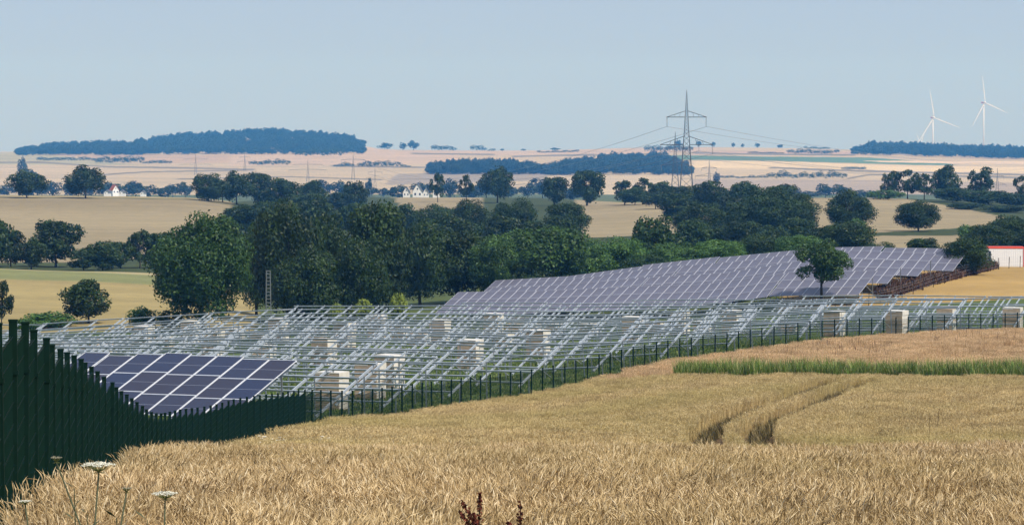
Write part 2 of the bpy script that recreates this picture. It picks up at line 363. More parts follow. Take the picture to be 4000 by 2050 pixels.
def col_field(X, Y, Z):
    """base colour of the land at each point: one colour per field"""
    px, py = project(X, np.maximum(Y, 1.0), Z)
    C = np.empty(X.shape + (3,)); C[:] = (0.36, 0.27, 0.135)
    def put(mask, col): C[mask] = col
    fx = fenceX(Y)
    near = Y < 292 - 3 * (px > 3050)
    put(near & (X > fx), (0.15, 0.095, 0.045))               # soil under the crop
    put((Y < 10.5), (0.10, 0.11, 0.04))                      # bank beside the camera
    put(near & (X <= fx + 0.4) & (Y > 12), (0.11, 0.155, 0.045))   # meadow inside the fence
    put((Y >= 289) & (Y < 352) & (px > 3050), (0.47, 0.31, 0.115))  # golden field at right
    put((Y >= 292) & (Y < 352) & (px <= 3050), (0.09, 0.115, 0.035))
    a = (Y >= 292) & (Y < 435) & (px < 1000)
    put(a, (0.40, 0.315, 0.135))
    put((Y >= 392) & (Y < 424) & (px < 1000), (0.26, 0.27, 0.11))
    put((Y >= 424) & (Y < 436) & (px < 1000), (0.50, 0.42, 0.22))
    put((Y >= 436) & (Y < 500) & (px < 1000), (0.10, 0.13, 0.05))
    put((Y >= 292) & (Y < 470) & (px >= 1000) & (px <= 3050), (0.10, 0.13, 0.04))
    put((Y >= 352) & (Y < 440) & (px > 3050), (0.12, 0.14, 0.05))
    mid = (Y >= 436) & (Y < 1150)
    put(mid, (0.065, 0.085, 0.03))
    TAN = (0.365, 0.295, 0.175)
    for pl in ([(-1500, 1025), (-1500, 755), (905, 764), (905, 800), (700, 1000), (300, 1025)], [(1530, 764), (1900, 764), (1860, 850), (1590, 840)],
               [(2250, 772), (2600, 790), (2780, 812), (2780, 905), (2270, 930)], [(3370, 764), (3500, 771), (3620, 790), (3760, 812), (3930, 850), (3870, 884), (3370, 912)],
               [(3300, 922), (3960, 917), (3960, 978), (3420, 984)], [(3130, 764), (3260, 768), (3240, 890), (3150, 890)], [(4000, 780), (5200, 780), (5200, 960), (4100, 900)]):
        put(mid & in_poly(px, py, pl), TAN)
    put((Y >= 836) & (Y < 843) & (px < 900), (0.11, 0.12, 0.05))
    put((Y >= 846) & (Y < 1100) & (px < 900), (0.42, 0.34, 0.18))
    put((Y >= 1150) & (Y < 2150), (0.12, 0.15, 0.06))
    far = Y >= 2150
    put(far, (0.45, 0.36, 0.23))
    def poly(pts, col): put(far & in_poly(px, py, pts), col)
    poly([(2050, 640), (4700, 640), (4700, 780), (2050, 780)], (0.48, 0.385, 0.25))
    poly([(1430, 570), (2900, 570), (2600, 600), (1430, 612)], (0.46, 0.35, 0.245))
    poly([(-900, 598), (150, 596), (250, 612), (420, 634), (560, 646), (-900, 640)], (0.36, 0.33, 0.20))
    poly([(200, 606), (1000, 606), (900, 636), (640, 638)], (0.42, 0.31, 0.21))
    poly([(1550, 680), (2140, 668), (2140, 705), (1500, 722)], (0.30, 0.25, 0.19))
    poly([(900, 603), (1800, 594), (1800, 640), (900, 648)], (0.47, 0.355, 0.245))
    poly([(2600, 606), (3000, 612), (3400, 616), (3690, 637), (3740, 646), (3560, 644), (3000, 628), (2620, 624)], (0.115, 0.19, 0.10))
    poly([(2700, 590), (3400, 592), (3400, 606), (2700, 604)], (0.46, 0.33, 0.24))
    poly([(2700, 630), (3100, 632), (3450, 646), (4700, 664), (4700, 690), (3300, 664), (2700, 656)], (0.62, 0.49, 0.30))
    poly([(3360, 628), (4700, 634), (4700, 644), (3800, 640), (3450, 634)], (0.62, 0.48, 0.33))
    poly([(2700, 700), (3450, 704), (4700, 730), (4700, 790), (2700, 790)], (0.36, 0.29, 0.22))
    poly([(1780, 770), (1780, 740), (2250, 735), (2250, 775)], (0.2, 0.2, 0.1))
    for ln, w in (([(-300, 637), (160, 634), (420, 652), (700, 656), (1000, 663)], 3.2), ([(380, 684), (560, 672), (1000, 664)], 2.6), ([(2050, 610), (2380, 606), (2600, 600)], 2.6),
                  ([(2000, 612), (2320, 604)], 3), ([(3000, 655), (3240, 664), (3500, 672), (4300, 690)], 3), ([(3300, 700), (3400, 682), (4300, 700)], 3),
                  ([(1300, 648), (1700, 655)], 3), ([(1600, 600), (1930, 604)], 3), ([(2700, 596), (2900, 602), (3340, 606)], 3.2), ([(700, 700), (1100, 690), (1500, 702)], 2.5)):
        yy = np.interp(px, [p[0] for p in ln], [p[1] for p in ln])
        put(far & (np.abs(py - yy) < w) & (px > ln[0][0]) & (px < ln[-1][0]), (0.20, 0.165, 0.11))
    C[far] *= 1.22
    return C

def terrain_material():
    m, N, L, B = new_mat("farmland")
    at_ = N.new("ShaderNodeAttribute"); at_.attribute_name = "field"
    g = N.new("ShaderNodeNewGeometry")
    mp = N.new("ShaderNodeMapping"); mp.inputs["Scale"].default_value = (0.006, 0.09, 0.0); mp.inputs["Rotation"].default_value = (0, 0, 0.12)
    L.new(g.outputs["Position"], mp.inputs["Vector"])
    n1 = N.new("ShaderNodeTexNoise"); n1.inputs["Scale"].default_value = 1.0; n1.inputs["Detail"].default_value = 6; n1.inputs["Roughness"].default_value = 0.6
    L.new(mp.outputs[0], n1.inputs["Vector"])
    mp2 = N.new("ShaderNodeMapping"); mp2.inputs["Scale"].default_value = (0.22, 0.22, 0.0)
    L.new(g.outputs["Position"], mp2.inputs["Vector"])
    n2 = N.new("ShaderNodeTexNoise"); n2.inputs["Scale"].default_value = 1.0; n2.inputs["Detail"].default_value = 8; n2.inputs["Roughness"].default_value = 0.7
    L.new(mp2.outputs[0], n2.inputs["Vector"])
    mp3 = N.new("ShaderNodeMapping"); mp3.inputs["Scale"].default_value = (0.004, 0.010, 0.0)
    L.new(g.outputs["Position"], mp3.inputs["Vector"])
    n3 = N.new("ShaderNodeTexNoise"); n3.inputs["Scale"].default_value = 1.0; n3.inputs["Detail"].default_value = 4
    L.new(mp3.outputs[0], n3.inputs["Vector"])
    def rng_(n, a, b):
        r = N.new("ShaderNodeMapRange"); r.inputs["From Min"].default_value = 0.3; r.inputs["From Max"].default_value = 0.7
        r.inputs["To Min"].default_value = a; r.inputs["To Max"].default_value = b; L.new(n.outputs["Fac"], r.inputs["Value"]); return r.outputs[0]
    def mul(a, b):
        x = N.new("ShaderNodeMath"); x.operation = 'MULTIPLY'; L.new(a, x.inputs[0]); L.new(b, x.inputs[1]); return x.outputs[0]
    v = mul(mul(rng_(n1, 0.84, 1.14), rng_(n2, 0.86, 1.14)), rng_(n3, 0.88, 1.12))
    v2 = N.new("ShaderNodeValue"); v2.outputs[0].default_value = 0.66; v2 = v2.outputs[0]
    vm = N.new("ShaderNodeVectorMath"); vm.operation = 'SCALE'
    L.new(at_.outputs["Color"], vm.inputs[0]); v = mul(v, v2); L.new(v, vm.inputs["Scale"]); L.new(vm.outputs[0], B.inputs["Base Color"])
    B.inputs["Roughness"].default_value = 0.95; B.inputs["Specular IOR Level"].default_value = 0.1
    return m

ROWS = np.concatenate([np.arange(-60, 10, 3.0), np.arange(10, 120, 1.2), np.arange(120, 360, 1.5), np.arange(360, 1000, 4.5), np.arange(1000, 2100, 25),
                       np.arange(2100, 5700, 22), np.arange(5700, 10600, 120)])
NS = 520
S = np.linspace(-1, 1, NS)
GX = S[None, :] * (60 + 0.42 * np.maximum(ROWS, 0))[:, None]
GY = np.repeat(ROWS[:, None], NS, 1)
GZ = ground(GX, GY)
tv = np.stack([GX, GY, GZ], -1).reshape(-1, 3)
ii = np.arange(len(ROWS) - 1)[:, None] * NS + np.arange(NS - 1)[None, :]
tq = np.stack([ii, ii + 1, ii + NS + 1, ii + NS], -1).reshape(-1, 4)
tme = np_mesh("terrain", tv, tq, terrain_material())
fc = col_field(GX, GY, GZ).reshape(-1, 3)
ca = tme.color_attributes.new("field", 'FLOAT_COLOR', 'POINT')
ca.data.foreach_set("color", np.concatenate([fc, np.ones((len(fc), 1))], 1).astype(np.float32).ravel())
tme.polygons.foreach_set("use_smooth", [True] * len(tq))
terrain = link(bpy.data.objects.new("terrain", tme))
tag(terrain, "rolling farmland of golden and tan fields falling into a valley", kind="structure")

# ------------------------------------------------------------------ haze
hz = MB(); hz.box((0, 5900, 40), (11000, 12200, 640))
hm = bpy.data.materials.new("thin_haze"); hm.use_nodes = True
hn = hm.node_tree.nodes; hn.remove(hn["Principled BSDF"])
pv = hn.new("ShaderNodeVolumePrincipled")
pv.inputs["Color"].default_value = (0.10, 0.41, 1.0, 1)
pv.inputs["Absorption Color"].default_value = (1, 1, 1, 1)
pv.inputs["Density"].default_value = 1.4e-4
pv.inputs["Anisotropy"].default_value = 0.0
hm.node_tree.links.new(pv.outputs[0], hn["Material Output"].inputs["Volume"])
haze = hz.build("haze", hm)
tag(haze, "thin blue summer haze over the valley and hills", kind="stuff")

# ------------------------------------------------------------------ scattering of uncountable stuff
def scatter(name, pts, rot, scl, pid, protos, label, extra=None):
    col = bpy.data.collections.new(name + "_pieces")
    for o in protos: col.objects.link(o)
    me = bpy.data.meshes.new(name)
    me.vertices.add(len(pts)); me.vertices.foreach_set("co", np.asarray(pts, np.float32).ravel())
    a = me.attributes.new("turn", 'FLOAT_VECTOR', 'POINT'); a.data.foreach_set("vector", np.asarray(rot, np.float32).ravel())
    a = me.attributes.new("size", 'FLOAT_VECTOR', 'POINT'); a.data.foreach_set("vector", np.asarray(scl, np.float32).ravel())
    a = me.attributes.new("piece", 'INT', 'POINT'); a.data.foreach_set("value", np.asarray(pid, np.int32).ravel())
    me.update()
    ob = link(bpy.data.objects.new(name, me))
    ng = bpy.data.node_groups.new(name + "_nodes", 'GeometryNodeTree')
    ng.interface.new_socket("Geometry", in_out='INPUT', socket_type='NodeSocketGeometry')
    ng.interface.new_socket("Geometry", in_out='OUTPUT', socket_type='NodeSocketGeometry')
    N, L = ng.nodes, ng.links
    gi = N.new("NodeGroupInput"); go = N.new("NodeGroupOutput")
    ci = N.new("GeometryNodeCollectionInfo"); ci.inputs["Collection"].default_value = col
    ci.inputs["Separate Children"].default_value = True; ci.inputs["Reset Children"].default_value = True
    ip = N.new("GeometryNodeInstanceOnPoints"); ip.inputs["Pick Instance"].default_value = True
    def named(nm, t):
        n = N.new("GeometryNodeInputNamedAttribute"); n.data_type = t; n.inputs["Name"].default_value = nm
        return n.outputs["Attribute"]
    e2r = N.new("FunctionNodeEulerToRotation")
    L.new(named("turn", 'FLOAT_VECTOR'), e2r.inputs[0])
    L.new(gi.outputs[0], ip.inputs["Points"]); L.new(ci.outputs[0], ip.inputs["Instance"])
    L.new(named("piece", 'INT'), ip.inputs["Instance Index"]); L.new(e2r.outputs[0], ip.inputs["Rotation"])
    L.new(named("size", 'FLOAT_VECTOR'), ip.inputs["Scale"]); L.new(ip.outputs[0], go.inputs[0])
    md = ob.modifiers.new("scatter", 'NODES'); md.node_group = ng
    tag(ob, label, kind="stuff")
    return ob

def proto(name, me): return bpy.data.objects.new(name, me)

# ------------------------------------------------------------------ wheat
def wheat_patch(name, seed, size, n, thick, mat, hgt=0.8):
    r = random.Random(seed); mb = MB()
    for _ in range(n):
        x, y = r.uniform(-size / 2, size / 2), r.uniform(-size / 2, size / 2)
        h = hgt * r.uniform(0.80, 1.04); az = r.gauss(2.4, 1.3); lean = r.uniform(0.02, 0.16)
        dx, dy = math.cos(az), math.sin(az)
        b = Vector((x, y, 0)); m1 = Vector((x + dx * lean * .4 * h, y + dy * lean * .4 * h, h * .6)); top = Vector((x + dx * lean * h, y + dy * lean * h, h * .93))
        w = 0.0028 * thick; sx, sy = r.choice(((w, 0), (0, w), (w * .7, w * .7), (w * .7, -w * .7)))
        sv = Vector((sx, sy, 0))
        n0 = len(mb.v)
        mb.v += [tuple(b - sv), tuple(b + sv), tuple(m1 - sv), tuple(m1 + sv), tuple(top - sv), tuple(top + sv)]
        mb.f += [(n0, n0 + 1, n0 + 3, n0 + 2), (n0 + 2, n0 + 3, n0 + 5, n0 + 4)]; mb.m += [0, 0]
        # ear: drooping spindle
        el = r.uniform(0.075, 0.135) * (0.75 + 0.25 * thick); bend = abs(r.gauss(0.0, 0.55))
        d = Vector((dx * math.sin(bend), dy * math.sin(bend), math.cos(bend)))
        a0 = top; a1 = top + d * el * .45 ; a2 = top + d * el + Vector((dx, dy, -0.6)) * el * .18
        u = d.cross(Vector((0.3, 0.2, 1))).normalized(); v = d.cross(u).normalized(); rr = 0.0047 * thick
        n0 = len(mb.v)
        mb.v += [tuple(a0)] + [tuple(a1 + rr * (math.cos(k * 1.5708) * u + math.sin(k * 1.5708) * v)) for k in range(4)] + [tuple(a2)]
        for k in range(4):
            k2 = (k + 1) % 4
            mb.f += [(n0, n0 + 1 + k, n0 + 1 + k2), (n0 + 5, n0 + 1 + k2, n0 + 1 + k)]; mb.m += [0, 0]
        if r.random() < 0.5:      # dry leaf
            z0 = h * r.uniform(.35, .75); a = r.uniform(0, 6.28); ll = r.uniform(.08, .2)
            p0 = Vector((x, y, z0)); p1 = p0 + Vector((math.cos(a) * ll * .5, math.sin(a) * ll * .5, ll * .35)); p2 = p0 + Vector((math.cos(a) * ll, math.sin(a) * ll, -ll * .1))
            q = Vector((-math.sin(a), math.cos(a), 0)) * 0.005 * thick
            n0 = len(mb.v); mb.v += [tuple(p0), tuple(p1 - q), tuple(p1 + q), tuple(p2)]; mb.f += [(n0, n0 + 1, n0 + 2), (n0 + 1, n0 + 3, n0 + 2)]; mb.m += [0, 0]
    return proto(name, mb.mesh(name, mat))

# wheel tracks through the crop: found on the ground from where they show in the photograph
def tip_Y(px, py, lo=58.0, hi=240.0, lift=0.75):
    Ys = np.linspace(lo, hi, 900); X = (px - 2000) / F * Ys
    _, pyy = project(X, Ys, ground(X, Ys) + lift)
    return float(Ys[np.argmin(np.abs(pyy - py))])
TR = [[(2900, 1738), (2790, 1730), (2752, 1692), (2768, 1660), (2830, 1620), (2900, 1592), (3000, 1560), (3060, 1544), (3180, 1500), (3255, 1478)],
      [(3140, 1738), (3020, 1730), (2958, 1690), (2962, 1652), (3012, 1620), (3100, 1590), (3170, 1566), (3260, 1522), (3385, 1481)],
      [(3820, 1500), (3930, 1499), (4060, 1502), (4300, 1506)],
      [(3500, 1408), (3570, 1392), (3660, 1370), (3700, 1352), (3800, 1345), (3920, 1335), (4010, 1325)],
      [(3610, 1408), (3680, 1388), (3800, 1372), (3900, 1352), (4010, 1330)]]
TRW = []
for t in TR:
    q = []
    for px, py in t:
        Y = tip_Y(px, py); q.append(((px - 2000) / F * Y, Y))
    TRW.append(np.array(q))
def track_dist(X, Y):
    d = np.full(X.shape, 99.0)
    for k, q in enumerate(TRW):
        off = 0.0 if k < 2 else 0.18
        for a, b in zip(q[:-1], q[1:]):
            ab = b - a; t = np.clip(((X - a[0]) * ab[0] + (Y - a[1]) * ab[1]) / (ab @ ab + 1e-9), 0, 1)
            d = np.minimum(d, np.hypot(X - a[0] - t * ab[0], Y - a[1] - t * ab[1]) + off)
    return d

# the grass strip between the two wheat fields
SPX = [2380, 2500, 2700, 2900, 3300, 4000, 4900]
SPY = [1478, 1463, 1460, 1460, 1458, 1455, 1455]
SY = np.array([tip_Y(a, b, 120, 230, 0.80) for a, b in zip(SPX, SPY)]); SX = (np.array(SPX) - 2000) / F * SY
SFIT = np.polyfit(SX, SY, 2)
def strip_Y(X): return np.polyval(SFIT, X)

def patches(y0, y1, cell, jitter=0.5, wmax=0.235, mgn=6.0):
    ys = np.arange(y0, y1, cell); P_ = []
    for y in ys:
        w = wmax * y + mgn
        xs = np.arange(-w, w, cell); P_.append(np.stack([xs, np.full(len(xs), y)], 1))
    P_ = np.concatenate(P_); P_ += rng.uniform(-jitter, jitter, P_.shape) * cell
    return P_
def crop_mask(p, gap=1.0):
    off = gap * np.interp(p[:, 1], [17, 24, 30, 60], [.3, .65, 1.2, 1.0]) * np.sqrt(1 + fence_slope(p[:, 1])**2)
    return p[:, 0] > fenceX(p[:, 1]) + off
def put_wheat(name, p, protos, label, var=0.07):
    z = ground(p[:, 0], p[:, 1]); n = len(p)
    rot = np.zeros((n, 3)); rot[:, 2] = rng.choice([0, 1.5708, 3.1416, 4.7124], n) + rng.uniform(-.5, .5, n)
    rot[:, 0] = rng.normal(0, .04, n); rot[:, 1] = rng.normal(0, .04, n)
    s = np.ones((n, 3)); s[:, 2] = rng.uniform(1 - var, 1 + var, n) + 0.05 * np.sin(p[:, 0] * .9 + 1.7 * np.sin(p[:, 1] * .5)) 
    scatter(name, np.column_stack([p, z - 0.02]), rot, s, rng.integers(0, len(protos), n), protos, label)

p = patches(11.5, 72, 0.52); p = p[crop_mask(p, 0.9)]
put_wheat("wheat", p, [wheat_patch("ear_patch", 100 + i, 0.62, 250, 1.1, M['wheat']) for i in range(6)], "ripe tan wheat ears filling the near field below the camera", 0.10)
p = patches(70, 240, 0.95); d = track_dist(p[:, 0], p[:, 1]); sy = strip_Y(p[:, 0])
lo = p[(d > 2.9) & crop_mask(p, 1.1) & ((p[:, 1] < sy - 0.9) | (p[:, 0] < SX[0]))]
put_wheat("wheat", lo, [wheat_patch("ear_patch", 200 + i, 1.1, 330, 1.4, M['wheat_mid']) for i in range(6)], "ripe wheat in the middle field crossed by two wheel tracks")
pf = patches(68, 175, 0.24); d = track_dist(pf[:, 0], pf[:, 1]); syf = strip_Y(pf[:, 0])
fine = pf[(d > 0.80) & (d < 3.1) & (pf[:, 1] < syf - 0.9)]
put_wheat("wheat", fine, [wheat_patch("ear_patch", 250 + i, 0.26, 26, 1.4, M['wheat_mid'], 0.77) for i in range(5)], "ripe wheat standing on both sides of the wheel tracks", 0.12)
tw = []
for q in TRW[:2]:
    for a, b in zip(q[:-1], q[1:]):
        m = int(np.hypot(*(b - a)) / .18) + 1
        tw.append(a + (b - a) * rng.random((m, 1)) + rng.normal(0, .15, (m, 2)))
tw = np.concatenate(tw)
p2 = patches(150, 265, 1.0, wmax=0.25); sy2 = strip_Y(p2[:, 0]); d2 = track_dist(p2[:, 0], p2[:, 1])
hi = p2[(d2 > 0.9) & crop_mask(p2, 1.1) & (p2[:, 1] > sy2 + 4.3) & (p2[:, 0] >= SX[0] - 1)]
put_wheat("wheat", hi, [wheat_patch("ear_patch", 300 + i, 1.15, 330, 1.5, M['wheat_up']) for i in range(6)], "paler wheat between the green grass strip and the wire fence")

def grass_patch(name, seed, size, n, hgt, wid, mat):
    r = random.Random(seed); mb = MB()
    for _ in range(n):
        x, y = r.uniform(-size / 2, size / 2), r.uniform(-size / 2, size / 2); h = hgt * r.uniform(.45, 1.1); a = r.uniform(0, 6.28); l = r.uniform(.05, .5) * h
        b = Vector((x, y, 0)); m1 = b + Vector((math.cos(a) * l * .3, math.sin(a) * l * .3, h * .6)); t = b + Vector((math.cos(a) * l, math.sin(a) * l, h))
        q = Vector((-math.sin(a), math.cos(a), 0)) * wid
        n0 = len(mb.v); mb.v += [tuple(b - q), tuple(b + q), tuple(m1 - q), tuple(m1 + q), tuple(t)]
        mb.f += [(n0, n0 + 1, n0 + 3, n0 + 2), (n0 + 2, n0 + 3, n0 + 4)]; mb.m += [0, 0]
    return proto(name, mb.mesh(name, mat))
def put_grass(name, p, protos, label, s0=.75, s1=1.2):
    n = len(p); z = ground(p[:, 0], p[:, 1]); rot = np.zeros((n, 3)); rot[:, 2] = rng.uniform(0, 6.28, n)
    s = rng.uniform(s0, s1, n)[:, None] * np.ones((1, 3))
    return scatter(name, np.column_stack([p, z - 0.02]), rot, s, rng.integers(0, len(protos), n), protos, label)
put_grass("weeds", tw, [grass_patch("weed_tuft", 460 + i, .34, 34, .62, .011, M['trackweed_shade']) for i in range(3)], "dark olive weeds that also paint shade into the two wheel tracks", .8, 1.1)
xs = np.arange(SX[0] + 4.5, SX[-1], 0.42)
gs = np.concatenate([np.stack([xs, strip_Y(xs) + o], 1) for o in (0.3, 0.9, 1.5, 2.1, 2.8, 3.4)]); gs += rng.uniform(-.25, .25, gs.shape)
put_grass("grass", gs, [grass_patch("grass_tuft", 400 + i, .6, 105, 1.50, .016, M['grass']) for i in range(4)], "tall fresh green grass strip across the wheat at right")
gs = np.stack([rng.uniform(SX[0] - .5, SX[0] + 6, 130), np.zeros(130)], 1); gs[:, 1] = strip_Y(gs[:, 0]) + rng.uniform(-.3, 2.4, 130)
put_grass("weeds", gs, [grass_patch("weed_tuft", 420 + i, .6, 60, .5, .018, M['meadow']) for i in range(3)], "low mixed weeds where the grass strip meets the fence", .5, 1.1)
p = patches(100, 235, 1.5, wmax=.24); dist = fenceX(p[:, 1]) - p[:, 0]
p = p[(dist > -0.8) & (dist < 60 * np.where(p[:, 1] > 120, 1, .35)) & (rng.random(len(p)) < .8)]
put_grass("grass", p, [grass_patch("meadow_tuft", 440 + i, 1.7, 150, .28, .02, M['meadow']) for i in range(4)], "rough meadow grass under the bare steel racks", .5, 1.2)

# ------------------------------------------------------------------ wire fence
def build_fence():
    t = empty("wire_fence", (float(fenceX(161.0)), 161.0, g1(float(fenceX(161.0)), 161.0)))
    tag(t, "long dark green double wire mesh fence along the edge of the wheat", "fence")
    # arc length
    Ys = np.linspace(14.2, 275, 6000); Xs = fenceX(Ys); sl = np.concatenate([[0], np.cumsum(np.hypot(np.diff(Xs), np.diff(Ys)))])
    n = int(sl[-1] / 2.0)
    py = np.interp(np.arange(n) * 2.0, sl, Ys); pxx = fenceX(py); pz = ground(pxx, py)
    mb = MB(); mb.box((0, 0, 1.02), (0.055, 0.075, 2.10)); mb.box((0, 0, 2.078), (0.065, 0.085, 0.02)); mb.box((0.0, 0.0, 0.35), (0.075, 0.095, 0.04)); mb.box((0.0, 0.0, 1.6), (0.075, 0.095, 0.04))
    post = mb.mesh("post", M['fence'])
    mb = MB(); HT = 1.83
    for i in range(41):
        x = i * 0.05 - 1.0
        mb.tube([(x, 0, 0), (x, 0, HT)], 0.0043, 3, cap=False)
    for i in range(10):
        z = 0.03 + i * 0.2
        for y in (-.009, .009): mb.tube([(-1, y, z), (1, y, z)], 0.0058, 3, cap=False)
    panel = mb.mesh("mesh_panel", M['fence'])
    root = t.location
    for i in range(n):
        o = link(bpy.data.objects.new("post", post), t); o.location = Vector((pxx[i], py[i], pz[i] - 0.02)) - root
        j = min(i + 1, n - 1); k = max(i - 1, 0)
        o.rotation_euler = (rnd.gauss(0, .006), rnd.gauss(0, .006), math.atan2(py[j] - py[k], pxx[j] - pxx[k]))
        if i < n - 1:
            o = link(bpy.data.objects.new("mesh_panel", panel), t)
            mx, my = (pxx[i] + pxx[i + 1]) / 2, (py[i] + py[i + 1]) / 2
            o.location = Vector((mx, my, (pz[i] + pz[i + 1]) / 2 + 0.03)) - root
            o.rotation_euler = (0, 0, math.atan2(py[i + 1] - py[i], pxx[i + 1] - pxx[i]))
build_fence()

# ------------------------------------------------------------------ solar tables
TILT = math.radians(20)
RD = Vector((0.89, -0.456, 0)).normalized(); SD = Vector((0.456, 0.89, 0)).normalized()
MW, MH, GAP = 1.30, 2.30, 0.03
SLOPE = 3 * MH + 2 * GAP
YH = SLOPE * math.cos(TILT) / 2
def slope_z(v): return 0.75 + v * math.sin(TILT)
def slope_pt(v, up=0.0):     # v along the slope from the low edge, local y,z
    return Vector((0, -YH + v * math.cos(TILT) - up * math.sin(TILT), slope_z(v) + up * math.cos(TILT)))
RT = Matrix.Rotation(TILT, 4, 'X')
def rafter_mesh():
    mb = MB(); mb.box((0, SLOPE / 2, 0), (0.085, SLOPE - .1, 0.13)); return mb.mesh("rafter", M['steel_light'])
def purlin_mesh(L):
    mb = MB()                           # C section
    mb.box((0, 0, .042), (L, .07, .012)); mb.box((0, -.030, 0), (L, .009, .072)); mb.box((0, 0, -.042), (L, .06, .012))
    return mb.mesh("purlin", M['steel'])
def post_mesh(h):
    mb = MB(); mb.box((0, 0, h / 2 - .3), (.09, .012, h + .6)); mb.box((0, .04, h / 2 - .3), (.012, .07, h + .6)); return mb.mesh("post", M['rail_dark'])
def strut_mesh(a, b):
    mb = MB(); mb.bar(a, b, .028); return mb.mesh("strut", M['rail_dark'])
def module_mesh(glass, frame='frame', fw=.030, MW=MW):
    mb = MB(); w, h = MW / 2, MH / 2
    mb.box((0, 0, -.008), (MW - .06, MH - .06, .02), 0)
    mb.box((0, h - fw / 2, 0), (MW, fw, .042), 1); mb.box((0, -h + fw / 2, 0), (MW, fw, .042), 1)
    mb.box((w - fw / 2, 0, 0), (fw, MH - 2 * fw, .042), 1); mb.box((-w + fw / 2, 0, 0), (fw, MH - 2 * fw, .042), 1)
    mb.box((0, 0, .0035), (MW - .08, .022, .004), 2)
    return mb.mesh("solar_panel", [glass, M[frame], M['busbar']])
RAFT = rafter_mesh(); PUR = purlin_mesh(9.82); PF = post_mesh(slope_z(1.5)); PB = post_mesh(slope_z(5.3))
sp = slope_pt(3.2); STR = strut_mesh(slope_pt(5.3) * 1.0 - Vector((0, 0, 1.5)), slope_pt(3.2))
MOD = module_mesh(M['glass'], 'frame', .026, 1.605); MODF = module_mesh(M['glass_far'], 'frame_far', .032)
PV = [0.40, 2.05, 2.75, 4.60, 6.50]

def table_frame(low):
    """frame of a table whose low edge centre stands at low (X, Y)"""
    c = low + SD * YH
    a = c - RD * 5; b = c + RD * 5
    dz = (g1(b.x, b.y) - g1(a.x, a.y)) / 10
    r3 = Vector((RD.x, RD.y, dz)).normalized()
    n = r3.cross(SD).normalized(); s = n.cross(r3)
    m = Matrix((( r3.x, s.x, n.x, c.x), (r3.y, s.y, n.y, c.y), (r3.z, s.z, n.z, (g1(a.x, a.y) + g1(b.x, b.y) + 2 * g1(c.x, c.y)) / 4), (0, 0, 0, 1)))
    return m
def part(me, name, parent, loc, rx=0.0):
    o = bpy.data.objects.new(name, me); o.location = loc; o.rotation_euler = (rx, 0, 0); return link(o, parent)
def substructure(t, length, purlins=True):
    n = 4; xs = [-length / 2 + .25 + i * (length - .5) / (n - 1) for i in range(n)]
    for x in xs:
        part(RAFT, "rafter", t, slope_pt(0.05) + Vector((x, 0, -.02)), TILT)
        part(PF, "post", t, Vector((x + .09, slope_pt(1.5).y, -0.05)))
        part(PB, "post", t, Vector((x + .09, slope_pt(5.3).y, -0.05)))
        part(STR, "strut", t, Vector((x - .07, 0, -.05)))
    if purlins:
        for v in PV: part(PUR, "purlin", t, slope_pt(v, .125), TILT)

P0 = Vector((-13.5, 126.0, 0))
def fence_side(pt): return float(fenceX(pt.y)) - pt.x
def yback(px): return float(np.interp(px, [-300, 0, 700, 1500, 2700, 3300, 4000, 4400], [272, 270, 262, 268, 274, 280, 269, 265]))
TL = 9.9
# the one table with panels, at the front by the fence
rows = []
lowr = P0.copy()
t0 = empty("solar_table"); t0.matrix_world = table_frame(lowr - RD * 6.65)
substructure(t0, 13.2, False)
me13 = purlin_mesh(13.4)
for v in PV: part(me13, "purlin", t0, slope_pt(v, .125), TILT)
shift = [0.0, -.30, -.05, .16, -.08, -.06, -.34, -.34]
for c in range(8):
    for r in range(3):
        o = part(MOD, "solar_panel", t0, slope_pt(r * (MH + GAP) + MH / 2 + shift[c], .20) + Vector((-6.65 + .83 + c * 1.655 + (.06 if c else 0), 0, 0)), TILT)
tag(t0, "dark blue mounted solar panels on the table nearest the fence corner", "solar panels")

nrow = 0
for k in range(0, 16):
    base = P0 + SD * (11.4 * k)
    # slide right until the rack's right end stands 2.2 m inside the fence
    tr = None
    for s in np.arange(90, -140, -0.5):
        a = base + RD * s; b = a + SD * (2 * YH)
        if fence_side(a) > 1.9 and fence_side(b) > 1.9 and a.y > 60:
            tr = s; break
    if tr is None: continue
    if k == 0: tr = -13.6
    i = 0; made = 0
    # stagger of the row ends
    while True:
        low = base + RD * (tr - TL / 2 - i * (TL + .12))
        c = low + SD * YH
        px = 2000 + F * c.x / c.y
        i += 1
        if px < -330 or i > 40: break
        if px > 4420: continue
        if c.y + 2.0 > yback(px): continue
        t = empty("steel_rack"); t.matrix_world = table_frame(low)
        substructure(t, TL)
        made += 1
        where = "row level with the mounted panels" if k == 0 else (ORD[k - 1] + " row behind the mounted panels")
        tag(t, "bare steel rack without panels, %s from the fence end, %s" % (ORD[i - 1], where), "solar rack", "bare steel racks waiting for panels")

